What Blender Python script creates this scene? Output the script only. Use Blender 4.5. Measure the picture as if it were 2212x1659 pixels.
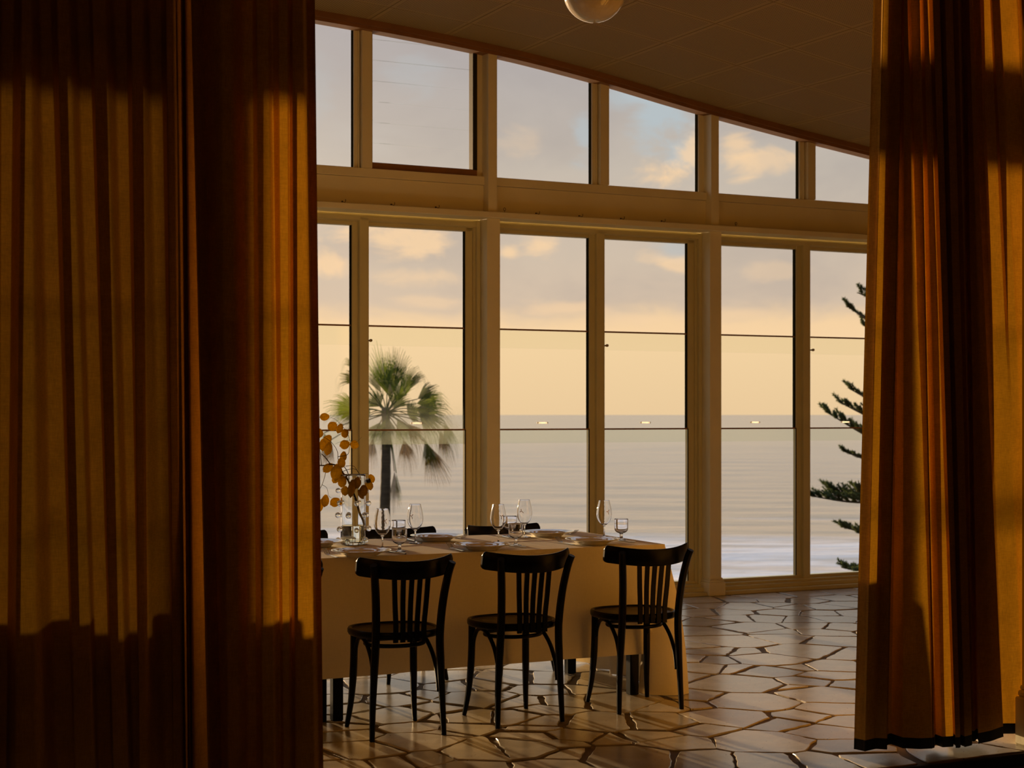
import bpy, bmesh, math, random
from mathutils import Vector, Matrix
R = math.radians
C = bpy.context.scene.collection
for o in list(bpy.data.objects): bpy.data.objects.remove(o)

# ------------------------------------------------------------------ camera
F, CX, CY, EYE = 3300.0, 1106.0, 895.0, 1.42
cam_d = bpy.data.cameras.new('camera'); cam = bpy.data.objects.new('camera', cam_d); C.objects.link(cam)
cam_d.sensor_width = 36; cam_d.lens = 36 * F / 2212; cam_d.shift_y = (CY - 829.5) / 2212
cam.location = (0, 0, EYE); cam.rotation_euler = (R(90), 0, 0)
cam_d.clip_start = .05; cam_d.clip_end = 60000
cam_d.dof.use_dof = True; cam_d.dof.focus_distance = 7.4; cam_d.dof.aperture_fstop = 5.6
bpy.context.scene.camera = cam
sc = bpy.context.scene
sc.view_settings.view_transform = 'Standard'; sc.view_settings.look = 'None'
sc.view_settings.gamma = 1; sc.view_settings.use_curve_mapping = False
sc.view_settings.exposure = 0.0
try:
    sc.cycles.use_denoising = True; sc.cycles.max_bounces = 12; sc.cycles.diffuse_bounces = 5
    sc.cycles.glossy_bounces = 4; sc.cycles.transmission_bounces = 12; sc.cycles.transparent_max_bounces = 24
    sc.cycles.sample_clamp_indirect = 6; sc.cycles.caustics_reflective = False; sc.cycles.caustics_refractive = False
except Exception: pass

# the window wall runs at this angle to the camera: s along it, n out of the room, z up
TH = math.atan(.462); CO, SI = math.cos(TH), math.sin(TH); YW = 11.22
def L(s, n, z=0): return Vector((s * CO - n * SI, YW + s * SI + n * CO, z))
def to_sn(X, Y): return X * CO + (Y - YW) * SI, -X * SI + (Y - YW) * CO
def flat(px, py, z=0):                 # point of a horizontal plane seen at a pixel of the photograph
    Y = (EYE - z) * F / (py - CY); return Vector(((px - CX) / F * Y, Y, z))
def on_wall(px, py, n):                # s and z on a plane parallel to the window wall
    r = (px - CX) / F; t = (n + CO * YW) / (CO - SI * r)
    return to_sn(r * t, t)[0], EYE + (CY - py) * t / F
def far(px, py, Y): return Vector(((px - CX) / F * Y, Y, EYE + (CY - py) * Y / F))

# ------------------------------------------------------------------ sky and sun
def lin(r, g, b):
    f = lambda c: (c / 255 / 12.92) if c / 255 <= .04045 else ((c / 255 + .055) / 1.055) ** 2.4
    return (f(r), f(g), f(b), 1)
def build_world():
    w = bpy.data.worlds.new('sky'); sc.world = w; w.use_nodes = True
    nt = w.node_tree; nt.nodes.clear(); N = nt.nodes.new; K = nt.links.new
    def math_(op, a, b=None, c=None, clamp=False):
        n = N('ShaderNodeMath'); n.operation = op; n.use_clamp = clamp
        for i, v in enumerate((a, b, c)):
            if v is None: continue
            if isinstance(v, (int, float)): n.inputs[i].default_value = v
            else: K(v, n.inputs[i])
        return n.outputs[0]
    def mix(f, a, b):
        n = N('ShaderNodeMix'); n.data_type = 'RGBA'
        for i, v in ((0, f), (6, a), (7, b)):
            if isinstance(v, (int, float)): n.inputs[i].default_value = v
            elif isinstance(v, tuple): n.inputs[i].default_value = v
            else: K(v, n.inputs[i])
        return n.outputs[2]
    def ss(v, a, b):
        n = N('ShaderNodeMapRange'); n.interpolation_type = 'SMOOTHSTEP'
        K(v, n.inputs[0]); n.inputs[1].default_value = a; n.inputs[2].default_value = b
        return n.outputs[0]
    tc = N('ShaderNodeTexCoord'); sep = N('ShaderNodeSeparateXYZ'); K(tc.outputs['Generated'], sep.inputs[0])
    x, y, z = sep.outputs
    az = math_('ARCTAN2', x, y)                                   # 0 = straight ahead, + to the right
    hor = math_('SQRT', math_('ADD', math_('MULTIPLY', x, x), math_('MULTIPLY', y, y)))
    el = math_('DIVIDE', z, math_('MAXIMUM', hor, .05))
    def noise(scale, sx, sy, det=5, rough=.55, dist=0, off=0):
        cb = N('ShaderNodeCombineXYZ'); K(math_('MULTIPLY', x, sx), cb.inputs[0]); K(math_('MULTIPLY', y, sx), cb.inputs[1])
        K(math_('ADD', math_('MULTIPLY', z, sy), off), cb.inputs[2])
        n = N('ShaderNodeTexNoise'); K(cb.outputs[0], n.inputs['Vector'])
        n.inputs['Scale'].default_value = scale; n.inputs['Detail'].default_value = det
        n.inputs['Roughness'].default_value = rough; n.inputs['Distortion'].default_value = dist
        return n.outputs['Fac']
    n1 = noise(7, 1.0, 2.2, 7, .58, .3); n2 = noise(18, 1.0, 2.0, 6, .6, .4, 3.1); n3 = noise(3.2, 1.0, 2.6, 4, .5, .2, 7.7)
    # clear low band
    rp = N('ShaderNodeValToRGB'); K(math_('MULTIPLY', el, 2.0, clamp=True), rp.inputs[0])
    e = rp.color_ramp.elements
    e[0].position = 0.0; e[0].color = lin(246, 208, 166); e[1].position = .08; e[1].color = lin(253, 215, 171)
    for p, c in ((.14, (251, 214, 168)), (.25, (222, 205, 186)), (.45, (190, 194, 200)), (.62, (172, 184, 202)), (1, (198, 211, 234))):
        q = e.new(p); q.color = lin(*c)
    clear = rp.outputs[0]
    rc = N('ShaderNodeValToRGB'); K(math_('MULTIPLY', el, 2.0, clamp=True), rc.inputs[0])
    e = rc.color_ramp.elements
    e[0].position = .1; e[0].color = lin(222, 196, 172); e[1].position = .2; e[1].color = lin(212, 193, 175)
    for p, c in ((.32, (200, 188, 177)), (.45, (181, 174, 174)), (.62, (170, 168, 177)), (1, (196, 204, 222))):
        q = e.new(p); q.color = lin(*c)
    shade = mix(math_('MULTIPLY', ss(n1, .40, .68), .28), rc.outputs[0], lin(158, 150, 152))
    cover = ss(math_('ADD', el, math_('MULTIPLY', math_('SUBTRACT', n2, .5), .03)), .054, .075)
    holes = math_('MULTIPLY', ss(n3, .55, .68), math_('MULTIPLY', ss(el, .1, .18), .45))
    col = mix(math_('MULTIPLY', cover, math_('SUBTRACT', 1.0, holes)), clear, shade)
    # features seen through the windows: blue gaps, then sunlit cloud edges
    def blob(px, py, rx, ry, k=.9, src=n2):
        a0 = math.atan((px - CX) / F); e0 = (CY - py) / F
        dx = math_('DIVIDE', math_('SUBTRACT', az, a0), rx / F); dy = math_('DIVIDE', math_('SUBTRACT', el, e0), ry / F)
        d = math_('SQRT', math_('ADD', math_('MULTIPLY', dx, dx), math_('MULTIPLY', dy, dy)))
        m = math_('ADD', math_('SUBTRACT', 1.0, d), math_('MULTIPLY', math_('SUBTRACT', src, .5), 3.4))
        return math_('MULTIPLY', ss(m, .0, .85), k)
    blue = lin(184, 197, 206)
    for b in ((1425, 250, 95, 95, .85), (1335, 215, 60, 50, .6), (1262, 300, 50, 95, .6), (1465, 540, 60, 34, .45),
              (1470, 330, 60, 70, .7), (900, 140, 90, 60, .25), (690, 200, 60, 110, .2)):
        col = mix(blob(*b), col, blue)
    warm = lin(255, 216, 172)
    for b in ((1440, 385, 95, 42, .95), (1500, 330, 60, 60, .75), (1590, 320, 60, 70, .7), (1660, 270, 90, 40, .6), (1640, 350, 100, 34, .6),
              (860, 505, 150, 62, .8), (715, 570, 60, 44, .8), (1165, 530, 55, 36, .8), (1100, 545, 36, 20, .8),
              (1465, 575, 70, 26, .7), (1400, 560, 60, 22, .3), (910, 600, 130, 26, .5), (1235, 665, 120, 20, .6), (1400, 690, 150, 20, .5),
              (1600, 680, 120, 18, .4), (930, 650, 110, 18, .45), (1150, 300, 70, 50, .22), (1690, 590, 80, 30, .3)):
        col = mix(blob(*b), col, warm)
    # wide glow of the low sun, left of the picture
    sx, sy, sz = SUN_TO
    dp = math_('ADD', math_('ADD', math_('MULTIPLY', x, sx), math_('MULTIPLY', y, sy)), math_('MULTIPLY', z, sz))
    glow = math_('POWER', math_('MAXIMUM', dp, 0), 14)
    gl = mix(math_('MULTIPLY', glow, .22), col, (1.5, .95, .5, 1))
    # the far side of the sky, away from the sunset, is dimmer
    back = ss(math_('MULTIPLY', y, -1), .25, 1.0)
    gl = mix(math_('MULTIPLY', back, .65), gl, lin(92, 100, 122))
    below = ss(el, 0, -.02)
    gl = mix(below, gl, lin(168, 156, 146))
    bg = N('ShaderNodeBackground'); K(gl, bg.inputs[0]); K(math_('ADD', 1.0, math_('MULTIPLY', ss(el, .3, 1.3), .6)), bg.inputs[1])  # sky raised overhead, out of view, to add neutral fill indoors
    out = N('ShaderNodeOutputWorld'); K(bg.outputs[0], out.inputs[0])
SUN_AZ, SUN_EL = R(-30.7), R(3.1)
SUN_TO = (math.sin(SUN_AZ) * math.cos(SUN_EL), math.cos(SUN_AZ) * math.cos(SUN_EL), math.sin(SUN_EL))
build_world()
sd = bpy.data.lights.new('sun', 'SUN'); sun = bpy.data.objects.new('sun', sd); C.objects.link(sun)
sd.energy = 11.5; sd.color = (1.0, .63, .33); sd.angle = R(.9)
sun.rotation_euler = Vector(SUN_TO).to_track_quat('Z', 'Y').to_euler(); sun.location = (-20, 34, 8)

# ------------------------------------------------------------------ materials
def newmat(name):
    m = bpy.data.materials.new(name); m.use_nodes = True; nt = m.node_tree
    b = nt.nodes['Principled BSDF']; return m, nt, b
def mat(name, col, rough=.5, metal=0, spec=.5, vary=0, scale=8, bump=0, bscale=60, coat=0, detail=4, obj_vary=0, stretch=None, sheen=0):
    m, nt, b = newmat(name); N = nt.nodes.new; K = nt.links.new
    b.inputs['Base Color'].default_value = (*col, 1); b.inputs['Roughness'].default_value = rough
    b.inputs['Metallic'].default_value = metal; b.inputs['Specular IOR Level'].default_value = spec
    b.inputs['Coat Weight'].default_value = coat
    if sheen: b.inputs['Sheen Weight'].default_value = sheen
    tc = N('ShaderNodeTexCoord'); src = tc.outputs['Object']
    if stretch:
        mp = N('ShaderNodeMapping'); K(src, mp.inputs[0]); mp.inputs['Scale'].default_value = stretch; src = mp.outputs[0]
    colsock = None
    if vary:
        n = N('ShaderNodeTexNoise'); K(src, n.inputs['Vector']); n.inputs['Scale'].default_value = scale; n.inputs['Detail'].default_value = detail
        rp = N('ShaderNodeValToRGB'); K(n.outputs[0], rp.inputs[0])
        rp.color_ramp.elements[0].position = .3; rp.color_ramp.elements[1].position = .7
        rp.color_ramp.elements[0].color = (*[c * (1 - vary) for c in col], 1); rp.color_ramp.elements[1].color = (*[min(1, c * (1 + vary)) for c in col], 1)
        colsock = rp.outputs[0]
    if obj_vary:
        oi = N('ShaderNodeObjectInfo'); mr = N('ShaderNodeMapRange'); K(oi.outputs['Random'], mr.inputs[0])
        mr.inputs[3].default_value = 1 - obj_vary; mr.inputs[4].default_value = 1 + obj_vary
        hs = N('ShaderNodeHueSaturation'); K(mr.outputs[0], hs.inputs['Value'])
        if colsock: K(colsock, hs.inputs['Color'])
        else: hs.inputs['Color'].default_value = (*col, 1)
        colsock = hs.outputs[0]
    if colsock: K(colsock, b.inputs['Base Color'])
    if bump:
        n = N('ShaderNodeTexNoise'); K(src, n.inputs['Vector']); n.inputs['Scale'].default_value = bscale; n.inputs['Detail'].default_value = 5
        bp = N('ShaderNodeBump'); bp.inputs['Strength'].default_value = bump; bp.inputs['Distance'].default_value = .01
        K(n.outputs[0], bp.inputs['Height']); K(bp.outputs[0], b.inputs['Normal'])
    return m
PAINT = mat('cream_paint', (.86, .80, .56), .45, vary=.05, scale=3, bump=.05, bscale=40)
FRAME = mat('olive_cream_frame_paint', (.66, .60, .32), .42, vary=.05, scale=4)
TIMBER = mat('brown_painted_timber', (.27, .125, .04), .55, vary=.15, scale=6)
BLACKW = mat('black_lacquered_wood', (.003, .003, .0035), .28, spec=.11, bump=.03, bscale=30)
SEATW = mat('dark_stained_seat_plywood', (.014, .009, .006), .38, spec=.4, vary=.3, scale=14, stretch=(1, 6, 1))
CHINA = mat('white_glazed_china', (.80, .78, .72), .07, spec=.6, coat=1)
STEEL = mat('polished_steel', (.62, .6, .56), .16, metal=1)
BRASS = mat('dull_brass', (.42, .28, .10), .35, metal=1)
IRON = mat('dark_iron', (.05, .035, .02), .5, metal=.6)
GOLD = mat('gold_print', (.50, .25, .04), .4, metal=.35)
BARK = mat('dark_palm_bark', (.045, .034, .022), .9, vary=.5, scale=3, bump=.8, bscale=12, stretch=(1, 1, 5))
TWIG = mat('dark_twig_bark', (.035, .02, .012), .7)
STEM = mat('tan_branch_bark', (.16, .09, .03), .7, vary=.3, scale=60)
MORTAR = mat('brown_mortar', (.17, .125, .075), .8, vary=.25, scale=10, bump=.3, bscale=60)
DARKFL = mat('dark_timber_floor', (.010, .007, .005), .6, vary=.3, scale=5, stretch=(1, 12, 1))
WALLP = mat('ochre_plaster', (.45, .27, .10), .8, vary=.06, scale=2, bump=.1)
CONC = mat('weathered_concrete', (.32, .29, .25), .85, vary=.2, scale=3, bump=.3)
EARTH = mat('coastal_scrub_ground', (.05, .055, .025), .95, vary=.5, scale=.4, bump=.6, bscale=3)
CHANSHADE = mat('channel_shade_black', (.012, .012, .006), .9, spec=0)  # dark colour standing in for shade inside the glass channel
OLIVE = mat('glazing_edge', (.035, .033, .012), .7, spec=.1)

DARKW = mat('dark_brown_wall_paint', (.035, .02, .01), .8, vary=.1, scale=2)
def stone_mat():
    m, nt, b = newmat('honed_limestone'); N = nt.nodes.new; K = nt.links.new
    tc = N('ShaderNodeTexCoord'); geo = tc.outputs['Object']
    n = N('ShaderNodeTexNoise'); K(geo, n.inputs['Vector']); n.inputs['Scale'].default_value = 5; n.inputs['Detail'].default_value = 8; n.inputs['Roughness'].default_value = .6
    rp = N('ShaderNodeValToRGB'); K(n.outputs[0], rp.inputs[0]); e = rp.color_ramp.elements
    e[0].position = .3; e[0].color = (.50, .455, .38, 1); e[1].position = .7; e[1].color = (.68, .63, .54, 1)
    v = N('ShaderNodeTexNoise'); K(geo, v.inputs['Vector']); v.inputs['Scale'].default_value = 55; v.inputs['Detail'].default_value = 3
    vr = N('ShaderNodeMapRange'); K(v.outputs[0], vr.inputs[0]); vr.inputs[1].default_value = .66; vr.inputs[2].default_value = .74
    mx = N('ShaderNodeMix'); mx.data_type = 'RGBA'; K(vr.outputs[0], mx.inputs[0]); K(rp.outputs[0], mx.inputs[6]); mx.inputs[7].default_value = (.16, .10, .055, 1)
    oi = N('ShaderNodeObjectInfo'); mr = N('ShaderNodeMapRange'); K(oi.outputs['Random'], mr.inputs[0]); mr.inputs[3].default_value = .78; mr.inputs[4].default_value = 1.12
    hs = N('ShaderNodeHueSaturation'); K(mr.outputs[0], hs.inputs['Value']); K(mx.outputs[2], hs.inputs['Color']); K(hs.outputs[0], b.inputs['Base Color'])
    rr = N('ShaderNodeMapRange'); K(n.outputs[0], rr.inputs[0]); rr.inputs[3].default_value = .17; rr.inputs[4].default_value = .30
    K(rr.outputs[0], b.inputs['Roughness']); b.inputs['Specular IOR Level'].default_value = .5; b.inputs['Coat Weight'].default_value = .25; b.inputs['Coat Roughness'].default_value = .2
    b2 = N('ShaderNodeTexNoise'); K(geo, b2.inputs['Vector']); b2.inputs['Scale'].default_value = 9; b2.inputs['Detail'].default_value = 6
    bp = N('ShaderNodeBump'); bp.inputs['Strength'].default_value = .12; bp.inputs['Distance'].default_value = .01
    K(b2.outputs[0], bp.inputs['Height']); K(bp.outputs[0], b.inputs['Normal'])
    return m
STONE = stone_mat()

def pane_mat(name, tint):
    m = bpy.data.materials.new(name); m.use_nodes = True; nt = m.node_tree; nt.nodes.clear(); N = nt.nodes.new; K = nt.links.new
    t = N('ShaderNodeBsdfTransparent'); t.inputs[0].default_value = (*tint, 1)
    g = N('ShaderNodeBsdfGlossy'); g.inputs[0].default_value = (.9, .9, .9, 1); g.inputs['Roughness'].default_value = .03
    f = N('ShaderNodeFresnel'); f.inputs[0].default_value = 1.22
    mx = N('ShaderNodeMixShader'); K(f.outputs[0], mx.inputs[0]); K(t.outputs[0], mx.inputs[1]); K(g.outputs[0], mx.inputs[2])
    o = N('ShaderNodeOutputMaterial'); K(mx.outputs[0], o.inputs[0]); return m
def mist_mat():
    m = pane_mat('misted_window_glass', (.955, .975, .94)); nt = m.node_tree; N = nt.nodes.new; K = nt.links.new
    out = [n for n in nt.nodes if n.type == 'OUTPUT_MATERIAL'][0]; base = out.inputs[0].links[0].from_socket
    tc = N('ShaderNodeTexCoord'); sep = N('ShaderNodeSeparateXYZ'); K(tc.outputs['Object'], sep.inputs[0])
    def rng(v, a, b, c, d):
        n = N('ShaderNodeMapRange'); n.interpolation_type = 'SMOOTHSTEP'; K(v, n.inputs[0])
        for i, q in enumerate((a, b, c, d)): n.inputs[i + 1].default_value = q
        return n.outputs[0]
    n1 = N('ShaderNodeTexNoise'); K(tc.outputs['Object'], n1.inputs['Vector']); n1.inputs['Scale'].default_value = 5; n1.inputs['Detail'].default_value = 6
    n2 = N('ShaderNodeTexNoise'); K(tc.outputs['Object'], n2.inputs['Vector']); n2.inputs['Scale'].default_value = 160; n2.inputs['Detail'].default_value = 2
    def mul(a, b):
        n = N('ShaderNodeMath'); n.operation = 'MULTIPLY'; K(a, n.inputs[0]); K(b, n.inputs[1]); return n.outputs[0]
    k = mul(mul(rng(sep.outputs[2], 1.56, 1.24, 0, .42), rng(n1.outputs[0], .3, .7, .25, 1)), rng(n2.outputs[0], .35, .65, .6, 1))
    d = N('ShaderNodeBsdfDiffuse'); d.inputs[0].default_value = (.30, .30, .26, 1); t = N('ShaderNodeBsdfTranslucent'); t.inputs[0].default_value = (.12, .14, .13, 1)
    a = N('ShaderNodeAddShader'); K(d.outputs[0], a.inputs[0]); K(t.outputs[0], a.inputs[1])
    mx = N('ShaderNodeMixShader'); K(k, mx.inputs[0]); K(base, mx.inputs[1]); K(a.outputs[0], mx.inputs[2]); K(mx.outputs[0], out.inputs[0]); return m
MIST = mist_mat()
PANE = pane_mat('window_glass', (.985, .99, .975)); PANE2 = pane_mat('greenish_window_glass', (.955, .975, .94))

def glass_mat(name, col=(1, 1, 1), ior=1.45, rough=0.0):
    m, nt, b = newmat(name)
    b.inputs['Base Color'].default_value = (*col, 1); b.inputs['Transmission Weight'].default_value = 1
    b.inputs['Roughness'].default_value = rough; b.inputs['IOR'].default_value = ior
    return m
GLASS = glass_mat('clear_glass'); VGLASS = glass_mat('clear_vase_glass', (.97, .98, .95), 1.47); WATER = glass_mat('vase_water', (.93, .94, .84), 1.33)

def cloth_mat(name, refl, trans, weave=600, contrast=.19, rough_scale=14):
    m = bpy.data.materials.new(name); m.use_nodes = True; nt = m.node_tree; nt.nodes.clear(); N = nt.nodes.new; K = nt.links.new
    tc = N('ShaderNodeTexCoord')
    def nz(sx, sz, sc_, det=3):
        mp = N('ShaderNodeMapping'); K(tc.outputs['Object'], mp.inputs[0]); mp.inputs['Scale'].default_value = (sx, sx, sz)
        n = N('ShaderNodeTexNoise'); K(mp.outputs[0], n.inputs['Vector']); n.inputs['Scale'].default_value = sc_; n.inputs['Detail'].default_value = det
        return n.outputs[0]
    a = nz(1, .12, weave * .5, 2); b_ = nz(.12, 1, weave * .5, 2); c_ = nz(1, .6, rough_scale, 4)
    ad = N('ShaderNodeMath'); ad.operation = 'ADD'; K(a, ad.inputs[0]); K(b_, ad.inputs[1])
    ad2 = N('ShaderNodeMath'); ad2.operation = 'ADD'; K(ad.outputs[0], ad2.inputs[0]); K(c_, ad2.inputs[1])
    mr = N('ShaderNodeMapRange'); K(ad2.outputs[0], mr.inputs[0]); mr.inputs[1].default_value = 1.1; mr.inputs[2].default_value = 1.9
    mr.inputs[3].default_value = 1 - contrast; mr.inputs[4].default_value = 1 + contrast
    def scaled(col):
        v = N('ShaderNodeVectorMath'); v.operation = 'SCALE'; v.inputs[0].default_value = col; K(mr.outputs[0], v.inputs['Scale']); return v.outputs[0]
    d = N('ShaderNodeBsdfDiffuse'); K(scaled(refl), d.inputs[0])
    t = N('ShaderNodeBsdfTranslucent'); K(scaled(trans), t.inputs[0])
    s = N('ShaderNodeAddShader'); K(d.outputs[0], s.inputs[0]); K(t.outputs[0], s.inputs[1])
    o = N('ShaderNodeOutputMaterial'); K(s.outputs[0], o.inputs[0]); return m
CURTAIN = cloth_mat('amber_backlit_curtain_linen', (.54, .33, .075), (.055, .0260, .0012))
CURTAIN2 = cloth_mat('low_transmission_amber_curtain_linen', (.54, .33, .075), (.0135, .0072, .0006))  # same cloth colour as the other curtains, with lower transmission
LINEN = cloth_mat('cream_tablecloth_linen', (.80, .75, .66), (.10, .075, .035), contrast=.04, rough_scale=3)
MILKY = cloth_mat('milky_acrylic', (.5, .5, .5), (.8, .8, .78), contrast=.02)
HEM = mat('black_hem_band', (.004, .004, .005), .8)
PODM = cloth_mat('papery_amber_leaf', (.20, .13, .02), (.26, .175, .012), contrast=.35, rough_scale=40)
FROND = cloth_mat('green_palm_leaf', (.045, .075, .022), (.05, .068, .010), contrast=.4, rough_scale=2)
FROND2 = cloth_mat('dark_green_palm_leaf', (.02, .035, .016), (.03, .04, .01), contrast=.4, rough_scale=2)
DEADF = cloth_mat('dry_brown_palm_leaf', (.06, .036, .014), (.035, .02, .004), contrast=.4, rough_scale=2)
NEEDLE = cloth_mat('dark_pine_needles', (.035, .05, .028), (.03, .04, .012), contrast=.4, rough_scale=2)

def ceiling_mat():
    m, nt, b = newmat('perforated_ceiling_board'); N = nt.nodes.new; K = nt.links.new
    tc = N('ShaderNodeTexCoord'); sep = N('ShaderNodeSeparateXYZ'); K(tc.outputs['Object'], sep.inputs[0])
    def mm(op, a, b_=None):
        n = N('ShaderNodeMath'); n.operation = op
        for i, v in enumerate((a, b_)):
            if v is None: continue
            if isinstance(v, (int, float)): n.inputs[i].default_value = v
            else: K(v, n.inputs[i])
        return n.outputs[0]
    def cell(v):
        f = mm('SUBTRACT', mm('FRACT', mm('DIVIDE', v, .0165)), .5); return mm('MULTIPLY', f, f)
    d = mm('SQRT', mm('ADD', cell(sep.outputs[0]), cell(sep.outputs[1])))
    hole = mm('LESS_THAN', d, .25)
    border = mm('MULTIPLY', mm('LESS_THAN', mm('ABSOLUTE', sep.outputs[0]), 0.268), mm('LESS_THAN', mm('ABSOLUTE', sep.outputs[1]), 0.301))
    k = mm('MULTIPLY', hole, border)
    mx = N('ShaderNodeMix'); mx.data_type = 'RGBA'; K(k, mx.inputs[0]); mx.inputs[6].default_value = (.40, .275, .10, 1); mx.inputs[7].default_value = (.08, .045, .018, 1)
    K(mx.outputs[2], b.inputs['Base Color']); b.inputs['Roughness'].default_value = .75; return m
CEILM = ceiling_mat()
CEILBACK = mat('ceiling_joint_strip', (.36, .26, .15), .8)

def opal_mat():
    m, nt, b = newmat('opal_glass'); N = nt.nodes.new; K = nt.links.new
    b.inputs['Base Color'].default_value = (.60, .52, .40, 1); b.inputs['Roughness'].default_value = .06
    b.inputs['Subsurface Weight'].default_value = .0; b.inputs['Coat Weight'].default_value = .6; b.inputs['Coat Roughness'].default_value = .02
    return m
OPAL = opal_mat()

# ------------------------------------------------------------------ mesh helpers
class MB:
    def __init__(s): s.v = []; s.f = []; s.sm = []
    def add(s, vs, fs, smooth=False):
        k = len(s.v); s.v += [tuple(p) for p in vs]; s.f += [tuple(i + k for i in f) for f in fs]; s.sm += [smooth] * len(fs)
    def box(s, a, b):
        x0, y0, z0 = a; x1, y1, z1 = b
        s.add([(x0, y0, z0), (x1, y0, z0), (x1, y1, z0), (x0, y1, z0), (x0, y0, z1), (x1, y0, z1), (x1, y1, z1), (x0, y1, z1)],
              [(3, 2, 1, 0), (4, 5, 6, 7), (0, 1, 5, 4), (1, 2, 6, 5), (2, 3, 7, 6), (3, 0, 4, 7)]); return s
    def bbox(s, a, b, r=.004):          # box with chamfered vertical and top edges
        x0, y0, z0 = a; x1, y1, z1 = b
        def ring(d, z): return [(x0 + d, y0, z), (x1 - d, y0, z), (x1, y0 + d, z), (x1, y1 - d, z), (x1 - d, y1, z), (x0 + d, y1, z), (x0, y1 - d, z), (x0, y0 + d, z)]
        def shr(q, e): return [(min(max(p[0], x0 + e), x1 - e), min(max(p[1], y0 + e), y1 - e), p[2]) for p in q]
        rs = [shr(ring(r, z0), r), ring(r, z0 + r), ring(r, z1 - r), shr(ring(r, z1), r)]
        vs = [p for q in rs for p in q]; fs = [tuple(range(7, -1, -1)), tuple(range(24, 32))]
        for k in range(3):
            for i in range(8): fs.append((k * 8 + i, k * 8 + (i + 1) % 8, k * 8 + 8 + (i + 1) % 8, k * 8 + 8 + i))
        s.add(vs, fs); return s
    def tube(s, pts, rad, seg=8, closed=False, flatten=1.0, smooth=True, cap=True):
        pts = [Vector(p) for p in pts]; n = len(pts)
        if isinstance(rad, (int, float)): rad = [rad] * n
        vs = []; prev = None
        for i, p in enumerate(pts):
            if closed: t = pts[(i + 1) % n] - pts[i - 1]
            else: t = pts[min(i + 1, n - 1)] - pts[max(i - 1, 0)]
            t = t.normalized() if t.length > 1e-9 else Vector((0, 0, 1))
            if prev is None:
                a = Vector((1, 0, 0)) if abs(t.x) < .8 else Vector((0, 1, 0)); a = (a - t * a.dot(t)).normalized()
            else: a = (prev - t * prev.dot(t)).normalized()
            prev = a; b = t.cross(a)
            for k in range(seg):
                u = 2 * math.pi * (k + .5) / seg; vs.append(p + a * (math.cos(u) * rad[i]) + b * (math.sin(u) * rad[i] * flatten))
        fs = []
        for i in range(n if closed else n - 1):
            j = (i + 1) % n
            for k in range(seg): fs.append((i * seg + k, i * seg + (k + 1) % seg, j * seg + (k + 1) % seg, j * seg + k))
        if cap and not closed: fs += [tuple(range(seg - 1, -1, -1)), tuple(range((n - 1) * seg, n * seg))]
        s.add(vs, fs, smooth); return s
    def lathe(s, prof, seg=40, c=(0, 0, 0), closed=False, smooth=True):
        vs = []; idx = []
        for r, z in prof:
            if r < 1e-6: idx.append([len(vs)] * seg); vs.append((c[0], c[1], c[2] + z))
            else:
                idx.append(list(range(len(vs), len(vs) + seg)))
                vs += [(c[0] + r * math.cos(2 * math.pi * k / seg), c[1] + r * math.sin(2 * math.pi * k / seg), c[2] + z) for k in range(seg)]
        fs = []; m = len(prof)
        for i in range(m if closed else m - 1):
            a, b = idx[i], idx[(i + 1) % m]
            for k in range(seg):
                q = [a[k], a[(k + 1) % seg], b[(k + 1) % seg], b[k]]; u = []
                for t in q:
                    if t not in u: u.append(t)
                if len(u) > 2: fs.append(tuple(u))
        s.add(vs, fs, smooth); return s
    def ball(s, c, r, seg=16, rings=10, sc=(1, 1, 1)):
        vs = []; fs = []
        prof = [(math.sin(math.pi * i / rings), -math.cos(math.pi * i / rings)) for i in range(rings + 1)]
        t = MB(); t.lathe(prof, seg); s.add([(c[0] + v[0] * r * sc[0], c[1] + v[1] * r * sc[1], c[2] + v[2] * r * sc[2]) for v in t.v], t.f, True); return s
    def grid(s, rows, smooth=True, closed=False):
        n = len(rows[0]); vs = [p for r in rows for p in r]; fs = []
        for i in range(len(rows) - 1):
            for k in range(n if closed else n - 1): fs.append((i * n + k, i * n + (k + 1) % n, (i + 1) * n + (k + 1) % n, (i + 1) * n + k))
        s.add(vs, fs, smooth); return s
    def prism(s, poly, axis, a, b, smooth=False):       # poly in the two other axes
        def P(u, w, t): return {'x': (t, u, w), 'y': (u, t, w), 'z': (u, w, t)}[axis]
        n = len(poly); vs = [P(u, w, a) for u, w in poly] + [P(u, w, b) for u, w in poly]
        fs = [tuple(range(n - 1, -1, -1)), tuple(range(n, 2 * n))] + [(i, (i + 1) % n, n + (i + 1) % n, n + i) for i in range(n)]
        s.add(vs, fs, smooth); return s
    def mesh(s, name, m, fix=True):
        me = bpy.data.meshes.new(name); me.from_pydata(s.v, [], s.f); me.polygons.foreach_set('use_smooth', s.sm)
        ms = m if isinstance(m, (list, tuple)) else [m]
        for q in ms: me.materials.append(q)
        if fix:
            bm = bmesh.new(); bm.from_mesh(me); bmesh.ops.recalc_face_normals(bm, faces=bm.faces); bm.to_mesh(me); bm.free()
        me.update(); return me
    def build(s, name, m, parent=None, loc=None, rot=None, fix=True):
        o = bpy.data.objects.new(name, s.mesh(name, m, fix)); C.objects.link(o)
        if parent is not None: o.parent = parent
        if loc is not None: o.location = loc
        if rot is not None: o.rotation_euler = rot
        return o
def tag(o, label=None, cat=None, group=None, kind=None):
    if label: o['label'] = label
    if cat: o['category'] = cat
    if group: o['group'] = group
    if kind: o['kind'] = kind
    return o
def empty(name, loc, rz=0.0):
    o = bpy.data.objects.new(name, None); C.objects.link(o); o.location = loc; o.rotation_euler = (0, 0, rz); o.empty_display_size = .1; return o
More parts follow.
